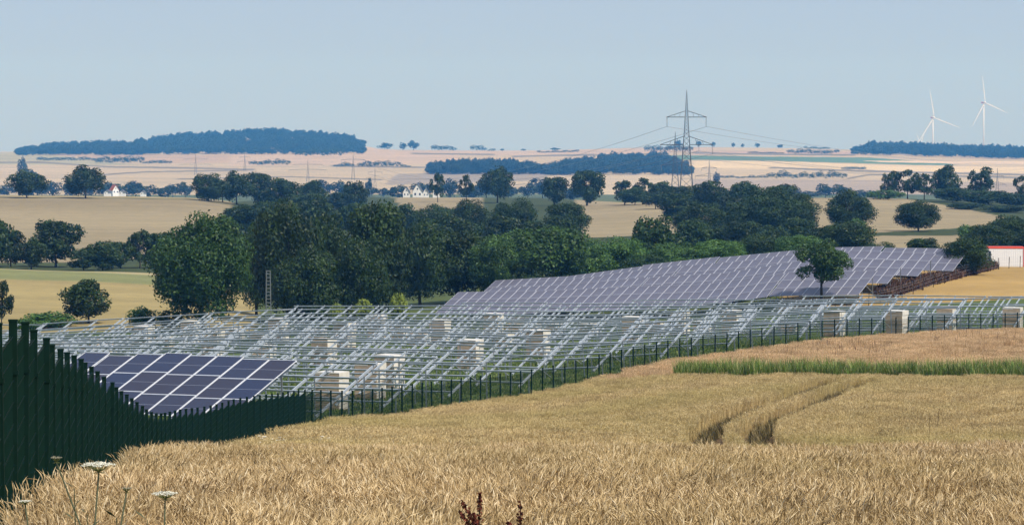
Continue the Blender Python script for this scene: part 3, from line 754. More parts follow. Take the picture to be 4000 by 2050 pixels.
# finished array on the rise behind
F0 = Vector(((3300 - 2000) / F * 290, 290, 0))
def far_row(j): return F0 + SD * (8.6 * j)
RIGHT = [3360, 3470, 3590, 3725]
LEFT = [1640, 1790, 1900, 1980]
fr_names = ["front", "second", "third", "rearmost"]
SUB = 8 * 1.33
for j in range(4):
    base = far_row(j)
    # right end by its place
    ss = np.arange(-90, 60, .25); pts = [base + RD * s for s in ss]
    pxs = np.array([2000 + F * q.x / q.y for q in pts])
    sr = ss[np.argmin(np.abs(pxs - RIGHT[j]))]; slft = ss[np.argmin(np.abs(pxs - LEFT[j]))]
    nt = max(1, int(round((sr - slft) / (SUB + .1))))
    for i in range(nt):
        low = base + RD * (sr - SUB / 2 - i * (SUB + .06))
        t = empty("solar_table"); t.matrix_world = table_frame(low)
        substructure(t, SUB, False)
        off = rnd.uniform(-.12, .12)
        for c in range(8):
            for r in range(3):
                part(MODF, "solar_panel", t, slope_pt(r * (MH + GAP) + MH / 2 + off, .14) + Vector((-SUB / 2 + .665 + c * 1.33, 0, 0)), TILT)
        tag(t, "finished panel table, %s row of the far array, %s from its right end" % (fr_names[j], ORD[i]), "solar panels", "finished solar tables on the rise")

# ------------------------------------------------------------------ pallet stacks among the racks
def carton_mesh(w, d, h):
    mb = MB(); mb.box((0, 0, h / 2), (w, d, h), 0)
    for zz in (.3, .7): mb.box((0, 0, h * zz), (w + .012, d + .012, .03), 1)      # straps
    mb.box((w / 2 + .004, 0, h / 2), (.006, d - .06, h - .06), 1)                    # film on the right end, its white also paints the sunlit side
    return mb.mesh("carton", [M['carton'], M['film']])
def cap_mesh(w, d):
    mb = MB(); mb.box((0, 0, .03), (w + .04, d + .04, .06)); mb.box((w / 2 + .012, 0, -.14), (.02, d + .02, .36)); mb.box((-w * .2, -d / 2 - .012, -.03), (w * .6, .02, .10))
    return mb.mesh("wrap", M['film'])
def pallet_mesh(w, d):
    mb = MB()
    for y in (-d / 2 + .06, 0, d / 2 - .06): mb.box((0, y, .045), (w, .1, .09))
    for i in range(6): mb.box((-w / 2 + .08 + i * (w - .16) / 5, 0, .105), (.13, d, .025))
    return mb.mesh("pallet", M['wood'])
CW, CD, CH = 1.58, 1.30, 1.08
CART, CAP, PAL = carton_mesh(CW, CD, CH), cap_mesh(CW, CD), pallet_mesh(CW, CD)
STK = [  # centre px, top py, cartons high, wrapped top?, label
 (226, 1290, 1, 1, "low carton pallet at the far left behind the fence posts"), (346, 1317, 1, 0, "unwrapped brown carton pallet left of the mounted panels"),
 (412, 1344, 1, 0, "brown carton pallet just above the left end of the mounted panels"), (494, 1264, 1, 1, "white topped carton pallet near the far left rack edge"),
 (743, 1244, 2, 1, "tall carton stack in front of the big bright tree"), (916, 1269, 1, 1, "carton pallet behind the mounted panels, left of the lattice mast"),
 (1086, 1242, 2, 1, "tall carton stack just right of the concrete lattice mast"), (1235, 1287, 1, 1, "single white topped carton above a taller brown stack"),
 (1264, 1321, 2, 0, "tall brown stack without white top in the left middle of the racks"), (1030, 1348, 1, 1, "bright white wrapped carton behind the right end of the mounted panels"),
 (1472, 1223, 2, 1, "tall carton stack near the yellow green bushes"), (1718, 1248, 2, 1, "tall reddish carton stack in the middle back of the racks"),
 (1928, 1223, 2, 1, "tall carton stack below the left tip of the finished array"), (1837, 1325, 2, 1, "big wrapped stack alone on the open grass in the rack middle"),
 (1521, 1384, 2, 1, "white capped stack behind another one near the fence"), (1445, 1416, 2, 1, "white capped stack nearest the fence, right of the mounted panels"),
 (1296, 1450, 2, 1, "wide stack beside the right edge of the mounted panels"), (2075, 1262, 1, 1, "low white carton behind the tall central stack"),
 (2103, 1288, 2, 1, "tall central stack with a bright white lid and long shadowed front"), (2472, 1235, 2, 1, "tall stack right of the centre above the green verge"),
 (2657, 1218, 2, 0, "tall tan stack without white lid, right of the centre"), (2860, 1203, 2, 1, "tall stack with white lid below the middle of the finished array"),
 (2168, 1212, 1, 1, "low wide carton at the back of the racks under the finished array"), (3262, 1213, 2, 1, "pale stack under the lone tree at the back fence"),
 (3507, 1212, 2, 1, "pale stack under the golden slope"), (3700, 1205, 2, 0, "brown stack at the right under the golden slope"), (3960, 1200, 2, 1, "pale stack at the right edge of the picture"),
 (1010, 1300, 1, 0, "low brown carton left of the white wrapped one"), (1640, 1300, 1, 0, "low brown carton in the shade of the central racks"),
 (2300, 1240, 1, 1, "low carton between the central stack and the verge"), (3080, 1215, 1, 1, "low carton right of the tall white lidded stack"),
 (560, 1272, 2, 1, "stack left of the big bright tree's foot"), (640, 1306, 1, 1, "low carton above the middle of the mounted panels"), (1560, 1236, 1, 1, "low carton below the taller yellow green bush"),
 (2010, 1226, 1, 0, "low brown carton below the array's left part"), (2560, 1224, 1, 1, "low carton between two tall stacks right of the centre"), (1345, 1258, 2, 1, "stack below the left yellow green bush"),
 (830, 1292, 2, 1, "stack above the right half of the mounted panels"), (2745, 1212, 1, 1, "low carton between the tan stack and the white lidded one"), (1965, 1300, 1, 1, "low carton left of the tall central stack"),
]
for px, py, nlay, cap, lab in STK:
    Ys = np.linspace(128, 262, 700); X = (px - 2000) / F * Ys
    htot = .13 + nlay * CH + (.06 if cap else 0)
    _, pyy = project(X, Ys, ground(X, Ys) + htot)
    ok = (fenceX(Ys) - X > 3.5)
    err = np.where(ok, np.abs(pyy - py), 1e9); Y = float(Ys[np.argmin(err)])
    c = gp(px, Y)
    t = empty("pallet_stack", c, math.atan2(RD.y, RD.x) + rnd.uniform(-.12, .12))
    tag(t, lab, "pallet stack", "packed panel pallets among the racks")
    part(PAL, "pallet", t, Vector((0, 0, 0)))
    for q in range(nlay): part(CART, "carton", t, Vector((rnd.uniform(-.02, .02), rnd.uniform(-.02, .02), .118 + q * (CH + .004))))
    if cap: part(CAP, "wrap", t, Vector((0, 0, .118 + nlay * (CH + .004))))
# bundles of loose rails on the ground
def bundle_mesh(seed):
    r = random.Random(seed); mb = MB()
    for i in range(14):
        mb.box((r.uniform(-.1, .1), (i % 5 - 2) * .13 + r.uniform(-.02, .02), .05 + (i // 5) * .1), (5.6, .09, .08), 0, Matrix.Rotation(r.gauss(0, .012), 4, 'Z'))
    for x in (-1.8, 1.8): mb.box((x, 0, .0), (.1, .9, .1), 1)
    return mb
BL = [(300, 1330), (560, 1290), (820, 1300), (1150, 1330), (1600, 1265), (1850, 1255), (2250, 1260), (2380, 1245), (2960, 1228), (3350, 1225), (3600, 1228), (3820, 1225), (1980, 1330), (640, 1340)]
BM = [bundle_mesh(i) for i in range(3)]
BMS = [b.mesh("rail", [M['steel'], M['wood']]) for b in BM]
BLAB = ["left of the tall stack", "behind the mounted panels", "near the lattice mast", "by the yellow bushes"]
for i, (px, py) in enumerate(BL):
    Ys = np.linspace(128, 262, 700); X = (px - 2000) / F * Ys
    _, pyy = project(X, Ys, ground(X, Ys) + .3)
    Y = float(Ys[np.argmin(np.where(fenceX(Ys) - X > 4, np.abs(pyy - py), 1e9))])
    o = link(bpy.data.objects.new("rail_bundle", BMS[i % 3])); o.location = gp(px, Y); o.rotation_euler = (0, 0, math.atan2(RD.y, RD.x) + rnd.uniform(-.3, .3))
    tag(o, "bundle of loose steel rails lying under the racks, %s from the left" % ORD[sorted(b[0] for b in BL).index(px)], "rail bundle", "loose rail bundles on the ground")

# ------------------------------------------------------------------ trees
def crown_mesh(name, seed, nlobe, nleaf, leaf, mat, zlow=0.16, rad=0.40, lob=(.13, .24), cone=0.0):
    r = np.random.default_rng(seed)
    zc = (1 + zlow) / 2; hz_ = (1 - zlow) / 2
    L_ = []
    while len(L_) < nlobe:
        d = r.normal(size=3); d /= np.linalg.norm(d)
        q = d * r.uniform(.45, 1.0) ** .6
        lr = r.uniform(*lob)
        z = zc + q[2] * (hz_ - lr * .8)
        tz = (z - zlow) / (1 - zlow)
        rr = rad * (1 - cone * tz)
        L_.append((q[0] * (rr), q[1] * (rr), z, lr))
    L_ = np.array(L_)
    w = L_[:, 3] ** 2; idx = r.choice(len(L_), nleaf, p=w / w.sum())
    d = r.normal(size=(nleaf, 3)); d[:, 2] += .25; d /= np.linalg.norm(d, axis=1)[:, None]
    rr = L_[idx, 3] * r.uniform(.35, 1.06, nleaf) ** .5
    # ragged outline: a few leaves stray outwards
    rr *= np.where(r.random(nleaf) < .06, r.uniform(1.05, 1.35, nleaf), 1)
    Pp = L_[idx, :3] + d * rr[:, None] * np.array([1, 1, .85])
    nrm = d + r.normal(size=(nleaf, 3)) * .55; nrm /= np.linalg.norm(nrm, axis=1)[:, None]
    a = np.cross(nrm, r.normal(size=(nleaf, 3))); a /= np.linalg.norm(a, axis=1)[:, None]; b = np.cross(nrm, a)
    s = leaf * r.uniform(.6, 1.35, nleaf)[:, None]
    V = np.stack([Pp - a * s, Pp - b * s * .55, Pp + a * s + nrm * s * .2, Pp + b * s * .55], 1).reshape(-1, 3)
    return np_mesh(name, V, np.arange(len(V)).reshape(-1, 4), mat), L_
def trunk_mesh(name, seed, lobes, rt=0.022, top=0.62):
    r = random.Random(seed); mb = MB()
    pts = [(0, 0, -.03)]; x = y = 0
    for i in range(1, 6):
        x += r.gauss(0, .008); y += r.gauss(0, .008); pts.append((x, y, top * i / 5))
    mb.tube(pts, [rt * 1.35, rt, rt * .85, rt * .65, rt * .45, rt * .25], 7)
    for i in range(7):
        l = lobes[r.randrange(len(lobes))]; k = r.randrange(2, 5); p0 = Vector(pts[k]); p1 = Vector(l[:3])
        mid = p0.lerp(p1, .5) + Vector((0, 0, .03))
        mb.tube([p0, mid, p1], [rt * .5, rt * .33, rt * .12], 5)
    return mb.mesh(name, M['bark'], True)

KINDS = {}
def kind(name, variants, mat, **kw):
    out = []
    for v in range(variants):
        cm, lb = crown_mesh("crown", hash((name, v)) % 9999 if False else (sum(map(ord, name)) * 13 + v * 101), mat=mat, **kw)
        out.append((cm, trunk_mesh("trunk", v + len(name) * 7, lb.tolist())))
    KINDS[name] = out
kind("linden", 1, M['leaf_bright'], nlobe=75, nleaf=36000, leaf=.0122, zlow=.03, rad=.43, lob=(.09, .19), cone=.45)
kind("big_dark", 4, M['leaf_dark'], nlobe=52, nleaf=17000, leaf=.0165, zlow=.02, rad=.40, lob=(.11, .21), cone=.15)
kind("big_green", 3, M['leaf_mid'], nlobe=46, nleaf=16000, leaf=.0165, zlow=.06, rad=.40, lob=(.10, .20), cone=.1)
M['leaf_lone'] = leafmat('lone_foliage', 0.85)
kind("lone", 1, M['leaf_lone'], nlobe=42, nleaf=10500, leaf=.018, zlow=.27, rad=.40, lob=(.06, .15), cone=.2)
kind("round_dark", 5, M['leaf_dark'], nlobe=34, nleaf=5200, leaf=.030, zlow=.01, rad=.40, lob=(.11, .22))
kind("airy", 3, M['leaf_dark'], nlobe=26, nleaf=2400, leaf=.034, zlow=.12, rad=.42, lob=(.08, .16))
kind("bush", 3, M['leaf_mid'], nlobe=22, nleaf=2600, leaf=.040, zlow=.0, rad=.42, lob=(.16, .28))
kind("lime", 2, M['leaf_lime'], nlobe=18, nleaf=1500, leaf=.055, zlow=.0, rad=.38, lob=(.16, .28))
kind("far", 3, M['leaf_far'], nlobe=16, nleaf=800, leaf=.055, zlow=.02, rad=.38, lob=(.15, .26))

def tree(kd, px, top, w, Y, label, group=None, name="tree", cat="tree", base=None, sink=0.15, clear=None):
    b = gp(px, Y); 
    if base is not None: b = at(px, base, Y)
    h = max(1.0, at(px, top, Y).z - b.z + sink); wid = w / F * Y
    v = KINDS[kd]; cm, tm = v[rnd.randrange(len(v))]
    t = empty(name, (b.x, b.y, b.z - sink), rnd.uniform(0, 6.28) if kd != "lone" else 0.6)
    s = wid / .98
    for me, nm in ((cm, "crown"), (tm, "trunk")):
        o = link(bpy.data.objects.new(nm, me), t); o.scale = (s, s, h) if nm == "crown" else (min(s, h), min(s, h), h)
    tag(t, label, cat, group)
    return t

# hedge row just behind the racks
BA = "trees in the dark belt behind the racks"
tree("linden", 785, 795, 450, 289, "big bright green broad tree with skirt to the ground, left of the lattice mast", name="linden_tree")
for px, top, w, Y, kd, lab in [
 (1120, 742, 330, 318, "big_dark", "tall dark tree right of the big bright green tree"), (1290, 800, 260, 330, "big_dark", "dark tree filling the dip between two tall dark trees"),
 (1475, 740, 330, 322, "big_dark", "tallest dark tree in the middle of the belt, with pointed top"), (1640, 830, 260, 352, "big_dark", "dark tree on the right shoulder of the tallest dark one"),
 (1780, 868, 300, 356, "big_dark", "dull bluish green round tree above the array's left tip"), (1000, 840, 220, 335, "big_dark", "dark tree half hidden by the big bright green tree"),
 (1400, 900, 260, 300, "big_dark", "lower dark tree in front of the tallest one"), (1200, 930, 300, 298, "big_dark", "lower dark tree right beside the lattice mast"),
 (1935, 905, 250, 352, "big_green", "mid green tree left of the big rounded green crown"), (2145, 857, 400, 358, "big_green", "big rounded green crown above the left of the finished array"),
 (2300, 930, 230, 366, "big_green", "green tree on the right flank of the rounded crown"), (2440, 918, 250, 370, "big_green", "bright bushy tree above the middle of the finished array"),
 (2560, 832, 220, 395, "round_dark", "dark upright tree before the tan field in the centre"), (2650, 940, 260, 372, "big_green", "green tree right of the bright bushy one"),
 (2800, 922, 230, 372, "big_green", "light green tree behind the array's ridge, right of the centre"), (2950, 900, 250, 385, "big_dark", "dark tree above the ridge left of the lone tree"),
 (3120, 905, 220, 380, "big_green", "green tree behind the crown of the lone tree"), (3310, 848, 290, 400, "big_dark", "dark tree behind the ridge right of the lone tree"),
 (3440, 935, 150, 392, "big_dark", "low dark tree before the right tan field"), (3605, 922, 150, 372, "round_dark", "small round dark tree beside the array's right end"),
 (3775, 912, 225, 317, "big_dark", "green tree standing just left of the white container"), (3860, 862, 240, 400, "big_dark", "dark tree above the white container"),
 (3975, 838, 240, 410, "big_dark", "tallest dark tree at the right edge above the container"), (4120, 850, 240, 405, "big_dark", "dark tree cut by the right picture edge"),
 (2060, 1000, 240, 354, "big_dark", "low dark tree under the rounded green crown"), (2520, 985, 220, 362, "big_dark", "low dark bush tree behind the middle of the array")]:
    tree(kd, px, top, w, Y, lab, BA)
tree("lone", 3208, 924, 268, 289.5, "lone small leafy tree with thin dark trunk before the solar array", name="lone_tree", base=1172)
tree("round_dark", 342, 1085, 218, 306, "round dark bushy tree in front of the left golden field", None)
tree("airy", 2, 1075, 95, 300, "thin sparse tree cut by the left picture edge", None)
for px, top, w, Y, kd, lab in [(190, 1212, 220, 300, "bush", "wide low green bush left of the round dark tree"), (560, 1188, 120, 296, "bush", "small dark bush between the round tree and the big tree"),
                               (665, 1205, 90, 292, "bush", "low bush at the foot of the big bright tree"), (110, 1235, 110, 292, "bush", "low bush above the left fence posts"), (1318, 1175, 70, 284, "lime", "smallest yellow green bush before the dark trees"),
                               (1420, 1162, 95, 284, "lime", "left yellow green bush before the dark trees"), (1558, 1136, 85, 284, "lime", "right and taller yellow green bush before the dark trees")]:
    tree(kd, px, top, w, Y, lab, "bushes behind the racks", "bush", "bush")

# belt beyond the left golden field
for px, top, w, kd, lab in [(-40, 830, 190, "round_dark", "dark tree cut by the left edge in the left belt"), (40, 880, 120, "round_dark", "narrow dark tree next to the left picture edge"), (215, 845, 225, "round_dark", "largest round dark tree of the left belt"),
                            (120, 930, 150, "round_dark", "low dark tree left of the largest round one"), (325, 965, 150, "round_dark", "low dark tree right of the largest round one"), (400, 935, 150, "round_dark", "low bushy tree in the dip of the left belt"),
                            (545, 890, 115, "airy", "upright sparse tree in the left belt"), (470, 930, 130, "round_dark", "dark bushy tree left of the upright sparse one"), (615, 898, 150, "round_dark", "bluish tree behind the big bright tree's left side"),
                            (680, 930, 150, "round_dark", "dark tree mostly behind the big bright tree")]:
    tree(kd, px, top, w, 452 + rnd.uniform(-6, 14), lab, "dark tree belt beyond the left golden field")

# two field trees on the far field edge
tree("round_dark", 105, 660, 155, 838, "left of two lone field trees at the far field edge", "two lone field trees")
tree("round_dark", 335, 641, 170, 838, "right and taller of two lone field trees at the far field edge", "two lone field trees")
# scattered belts in the middle distance
MID = [
 (815, 672, 150, 840, "round_dark"), (925, 664, 125, 850, "round_dark"), (1010, 664, 140, 855, "round_dark"), (1100, 692, 160, 845, "round_dark"), (1225, 700, 120, 860, "round_dark"), (1390, 702, 115, 880, "round_dark"),
 (870, 700, 110, 860, "round_dark"), (1180, 740, 180, 780, "round_dark"), (1330, 745, 130, 850, "round_dark"), (960, 790, 170, 720, "round_dark"), (1230, 760, 180, 700, "round_dark"),
 (1710, 670, 66, 980, "airy"), (1822, 672, 66, 985, "airy"), (1943, 646, 132, 960, "round_dark"), (2165, 674, 108, 900, "round_dark"), (2292, 645, 145, 880, "round_dark"), (2440, 700, 110, 860, "airy"), (2510, 684, 100, 855, "airy"),
 (2585, 705, 120, 850, "round_dark"), (2680, 722, 130, 830, "round_dark"), (2480, 730, 130, 850, "round_dark"),
 (1700, 782, 210, 700, "round_dark"), (1835, 762, 200, 690, "round_dark"), (2005, 752, 200, 680, "round_dark"), (2210, 772, 220, 650, "round_dark"), (2290, 860, 130, 560, "round_dark"), (1580, 790, 150, 720, "round_dark"),
 (2740, 722, 260, 690, "round_dark"), (2870, 742, 180, 700, "round_dark"), (2975, 714, 260, 670, "round_dark"), (3090, 728, 220, 690, "round_dark"), (3318, 730, 195, 650, "round_dark"), (3588, 770, 200, 600, "round_dark"),
 (2760, 830, 220, 560, "round_dark"), (2980, 820, 240, 560, "round_dark"), (2380, 890, 130, 540, "round_dark"), (3180, 770, 130, 680, "round_dark"),
 (3475, 662, 90, 880, "airy"), (3545, 656, 105, 880, "airy"), (3610, 668, 90, 875, "airy"), (3700, 640, 115, 880, "round_dark"), (3830, 645, 120, 885, "airy"), (3990, 680, 70, 860, "airy"),
 (3720, 728, 190, 840, "round_dark"), (3850, 735, 200, 830, "round_dark"), (3975, 745, 170, 820, "round_dark"), (3450, 740, 140, 850, "bush"), (3560, 748, 140, 840, "bush"), (3660, 770, 150, 800, "bush"), (3780, 790, 170, 760, "round_dark"), (3930, 800, 200, 740, "round_dark"),
 (4090, 700, 160, 850, "round_dark"), (3790, 870, 110, 560, "bush"), (3340, 845, 90, 600, "bush"),
]
MIDX = {815: "leftmost tree of the clump on the ridge right of the two field trees", 1943: "largest round tree standing alone above the white houses' right", 1710: "slim tree just right of the white houses", 1822: "second slim tree right of the white houses",
        2292: "tall rounded tree left of the big pylon", 3588: "round dark tree standing alone in the right tan field", 3700: "round tree among the sparse trees at the right horizon", 2975: "broad dark tree right below the big pylon's foot",
        3318: "broad tree at the left border of the right tan field", 2740: "broad dark tree covering the big pylon's foot"}
MID = [(a, b, c * (.9 if 500 < d < 730 else 1), d * .87 if 500 < d < 730 else d, e) for a, b, c, d, e in MID]
MID = [m for m in MID if m[0] not in (2290, 2380, 2760, 2740, 2870, 2975, 2980, 3090, 3318, 3588, 1700, 1835, 2005, 2210, 3180, 3560, 3660)]
MID += [(2745, 782, 255, 545, "big_dark"), (2650, 745, 190, 680, "round_dark"), (2985, 718, 300, 545, "big_dark"), (3110, 748, 200, 560, "big_dark"), (2865, 758, 200, 600, "round_dark"), (3318, 730, 205, 555, "big_dark"), (3588, 772, 205, 565, "big_dark"),
        (1700, 786, 200, 600, "big_dark"), (1838, 766, 190, 600, "big_dark"), (2010, 756, 195, 590, "big_dark"), (2212, 776, 220, 565, "big_dark"), (2770, 700, 170, 740, "round_dark"), (2900, 705, 160, 740, "round_dark"), (3060, 712, 150, 740, "round_dark")]
MID += [(x, 842 + 20 * math.sin(x), 180, 505 + 20 * math.sin(x * .7), "round_dark") for x in range(1660, 2220, 104)]
MID += [(x, 862 + 18 * math.sin(x * 1.3), 170, 480 + 20 * math.sin(x * .7), "round_dark") for x in range(2700, 3260, 104)]
MID += [(x, 790 + 20 * math.sin(x * 1.7), 180, 640, "round_dark") for x in range(940, 1500, 112)]
MID += [(x, 738 + 14 * math.sin(x * 2.7), 120, 790, "round_dark") for x in range(2560, 3160, 90)]
MID += [(x, 850 + 14 * math.sin(x * 2.7), 150, 520, "round_dark") for x in (3930, 4010, 4090)]
MIDX.update({2985: "broadest dark crown in the right middle distance, right of the big pylon", 2745: "broad dark crown below the big pylon's foot"})
order = sorted(range(len(MID)), key=lambda i: MID[i][0])
cnt = {}
for i in order:
    px, top, w, Y, kd = MID[i]
    reg = "left" if px < 1500 else "middle" if px < 2600 else "right"
    row = "front" if Y < 600 else "inner" if Y < 800 else "back"
    kk = (kd if kd in ('airy', 'bush') else 'round', reg, row); n_ = cnt[kk] = cnt.get(kk, -1) + 1
    lab = MIDX.get(px) or "%s %s in the %s line of the %s middle distance, %s from its left" % ("sparse" if kd == "airy" else "dark bluish", "bush" if kd == "bush" else "tree", row, reg, ORD[n_])
    tree(kd, px, top, w, Y, lab, "trees in the middle distance belts")
# hazy line of trees around the village
VB = []
for px in list(range(-60, 760, 46)): VB.append((px + rnd.uniform(-14, 14), rnd.uniform(700, 735), rnd.uniform(55, 95), rnd.uniform(1750, 2050)))
for px in list(range(1130, 2360, 62)): VB.append((px + rnd.uniform(-20, 20), rnd.uniform(698, 735), rnd.uniform(60, 110), rnd.uniform(1700, 2050)))
for px in list(range(2860, 3420, 60)): VB.append((px + rnd.uniform(-20, 20), rnd.uniform(712, 745), rnd.uniform(70, 110), rnd.uniform(1800, 2050)))
VB += [(90, 606, 42, 2900), (120, 655, 60, 2600), (1760, 690, 50, 1950), (1900, 690, 90, 1900), (2120, 690, 130, 1900), (2230, 735, 90, 1500), (1440, 690, 30, 2100)]
VB.sort(key=lambda q: q[0])
for n_, (px, top, w, Y) in enumerate(VB):
    if 1585 < px < 1705 and top < 760 and Y < 2100: Y = 2080
    sect = ["left", "middle", "right"][0 if px < 800 else 1 if px < 2500 else 2]
    tree("far", px, top, w, Y, "hazy blue tree by the village, %s from the left of the far line" % (ORD[n_]), "hazy trees around the far village")
# trees and hedges on the far hills
RG = [(1503, 555, 62, 5300, "clump of round trees right of the wooded hill"), (1573, 554, 30, 5300, "small round ridge tree left of a larger one"), (1616, 545, 46, 5300, "larger round tree on the ridge right of a small one"),
      (2652, 545, 34, 5300, "ridge tree seen through the big pylon's lower arm"), (2728, 547, 22, 5300, "round ridge tree just right of the big pylon"), (2784, 552, 20, 5300, "small ridge tree under the pylon's right arm end"),
      (2863, 556, 14, 5300, "tiny ridge tree, first of three right of the pylon"), (2900, 560, 14, 5300, "tiny ridge tree, second of three right of the pylon"), (2957, 557, 20, 5300, "third and largest of three ridge trees right of the pylon"),
      (3047, 563, 26, 5300, "low round ridge tree halfway to the right wood"), (3266, 583, 22, 4900, "small tree on the slope before the right wood"), (1962, 580, 16, 5300, "tiny bush on the ridge above the middle wood"), (2045, 581, 20, 5300, "small bush on the ridge near the middle"),
      (2170, 576, 40, 5300, "ridge bush left of the middle wood top"), (2800, 668, 26, 2700, "hazy tree by the smaller pylon right of the big one"), (425, 538, 30, 5150, "tree rising above the left wood's top")]
for px, top, w, Y, lab in RG: tree("far", px, top, w, Y, lab, "small trees on the far hills")
def hedge(pts, Y, h, wpx, label):
    """a row of joined bushes: one hedge"""
    t = empty("hedge", gp((pts[0] + pts[1]) / 2, Y)); V = []; Q = []
    r = np.random.default_rng(int(pts[0])); n = max(2, int((pts[1] - pts[0]) / wpx * 1.6))
    base = t.location
    for i in range(n):
        px = pts[0] + (pts[1] - pts[0]) * (i + .5) / n; yy = Y + r.uniform(-8, 8); c = gp(px, yy) - base
        cm = KINDS["far"][i % 3][0]
        a = np.empty(len(cm.vertices) * 3); cm.vertices.foreach_get("co", a); a = a.reshape(-1, 3)[:1400]
        hh = h / F * Y * r.uniform(.6, 1.15); ww = wpx / F * Y * r.uniform(.9, 1.5)
        V.append(a * np.array([ww, ww, hh]) + np.array(c))
    V = np.concatenate(V)
    o = link(bpy.data.objects.new("foliage", np_mesh("foliage", V, np.arange(len(V)).reshape(-1, 4), M['leaf_dark'])), t)
    tag(t, label, "hedge", "hedgerows on the far hills")
for a in [((1690, 1780), 5250, 24, 24, "low hedge on the ridge right of the two round trees"), ((1838, 1900), 5250, 24, 20, "low bushy hedge on the ridge, left of the middle"), ((1905, 1935), 5200, 13, 13, "short hedge on the ridge beside the bushy one"),
          ((2100, 2260), 5000, 11, 18, "long low hedge on the ridge above the middle wood"), ((2520, 2700), 4800, 30, 26, "hedge behind the middle wood at the big pylon"), ((1308, 1380), 3800, 22, 22, "small hedge on the tan slope left of centre"),
          ((1405, 1560), 3800, 30, 28, "long rounded hedge on the tan slope left of centre"), ((1565, 1605), 3780, 14, 14, "tail of low bushes on the tan slope"), ((980, 1130), 3950, 28, 28, "hedge of round bushes below the left wood"),
          ((1160, 1340), 4550, 38, 34, "green bushes at the right foot of the left wood"), ((380, 560), 4100, 36, 36, "dark hedge running down from the left wood"), ((150, 400), 4300, 18, 24, "thin hedge sloping down below the left wood"), ((560, 670), 4080, 18, 22, "tail of the hedge on the tan field at left"),
          ((2810, 3000), 3080, 14, 22, "low hedge on the slope right of the big pylon"), ((3000, 3300), 3050, 36, 34, "long bumpy hedge on the right slope"), ((3290, 3380), 3600, 18, 20, "little hedge on the bright right slope"),
          ((3080, 3250), 4700, 24, 26, "hedge below the ridge before the right wood"), ((3140, 3240), 5250, 12, 18, "hedge on the ridge before the right wood"), ((2920, 3060), 4700, 8, 16, "thin hedge line on the right ridge slope")]:
    hedge(*a)

# woods that read as one mass
def wood(name, label, px0, px1, n, Yf, Yb, hfun, wm):
    px = rng.uniform(px0, px1, n); u = rng.random(n)
    y0 = np.array([Yf(a) for a in px]); y1 = np.array([Yb(a) for a in px]); Y = y0 + (y1 - y0) * u
    X = (px - 2000) / F * Y; z = ground(X, Y)
    h = np.array([hfun(a) for a in px]) * rng.uniform(.55, 1.22, n)
    w = wm * rng.uniform(.8, 1.3, n)
    protos = [proto("wood_tree", KINDS["far"][i][0]) for i in range(3)]
    scatter(name, np.column_stack([X, Y, z - .5]), np.column_stack([np.zeros(n), np.zeros(n), rng.uniform(0, 6.28, n)]), np.column_stack([w, w, h]), rng.integers(0, 3, n), protos, label)
wood("forest", "large blue hazy wood covering the left hill", 70, 1418, 1500, lambda a: 4780 + 40 * math.sin(a * .01), lambda a: 5560, lambda a: float(np.interp(a, [70, 200, 1380, 1418], [8, 17, 18, 14])), 14)
wood("forest", "hazy wood on the hill crest at the right edge", 3335, 4500, 900, lambda a: 4720, lambda a: 5300, lambda a: float(np.interp(a, [3335, 3400, 4500], [9, 20, 20])), 14)
wood("forest", "rounded hazy wood in the middle behind the trees", 2140, 2695, 620, lambda a: 3280, lambda a: float(np.interp(a, [2140, 2300, 2400, 2600, 2695], [3500, 3800, 4150, 4150, 3450])), lambda a: float(np.interp(a, [2140, 2200, 2640, 2695], [10, 15, 15, 9])), 12)
wood("forest", "low hazy wood left of the rounded middle wood", 1678, 2145, 420, lambda a: 3330, lambda a: 3560, lambda a: float(np.interp(a, [1678, 1720, 2000, 2145], [12, 16, 17, 10])), 11)

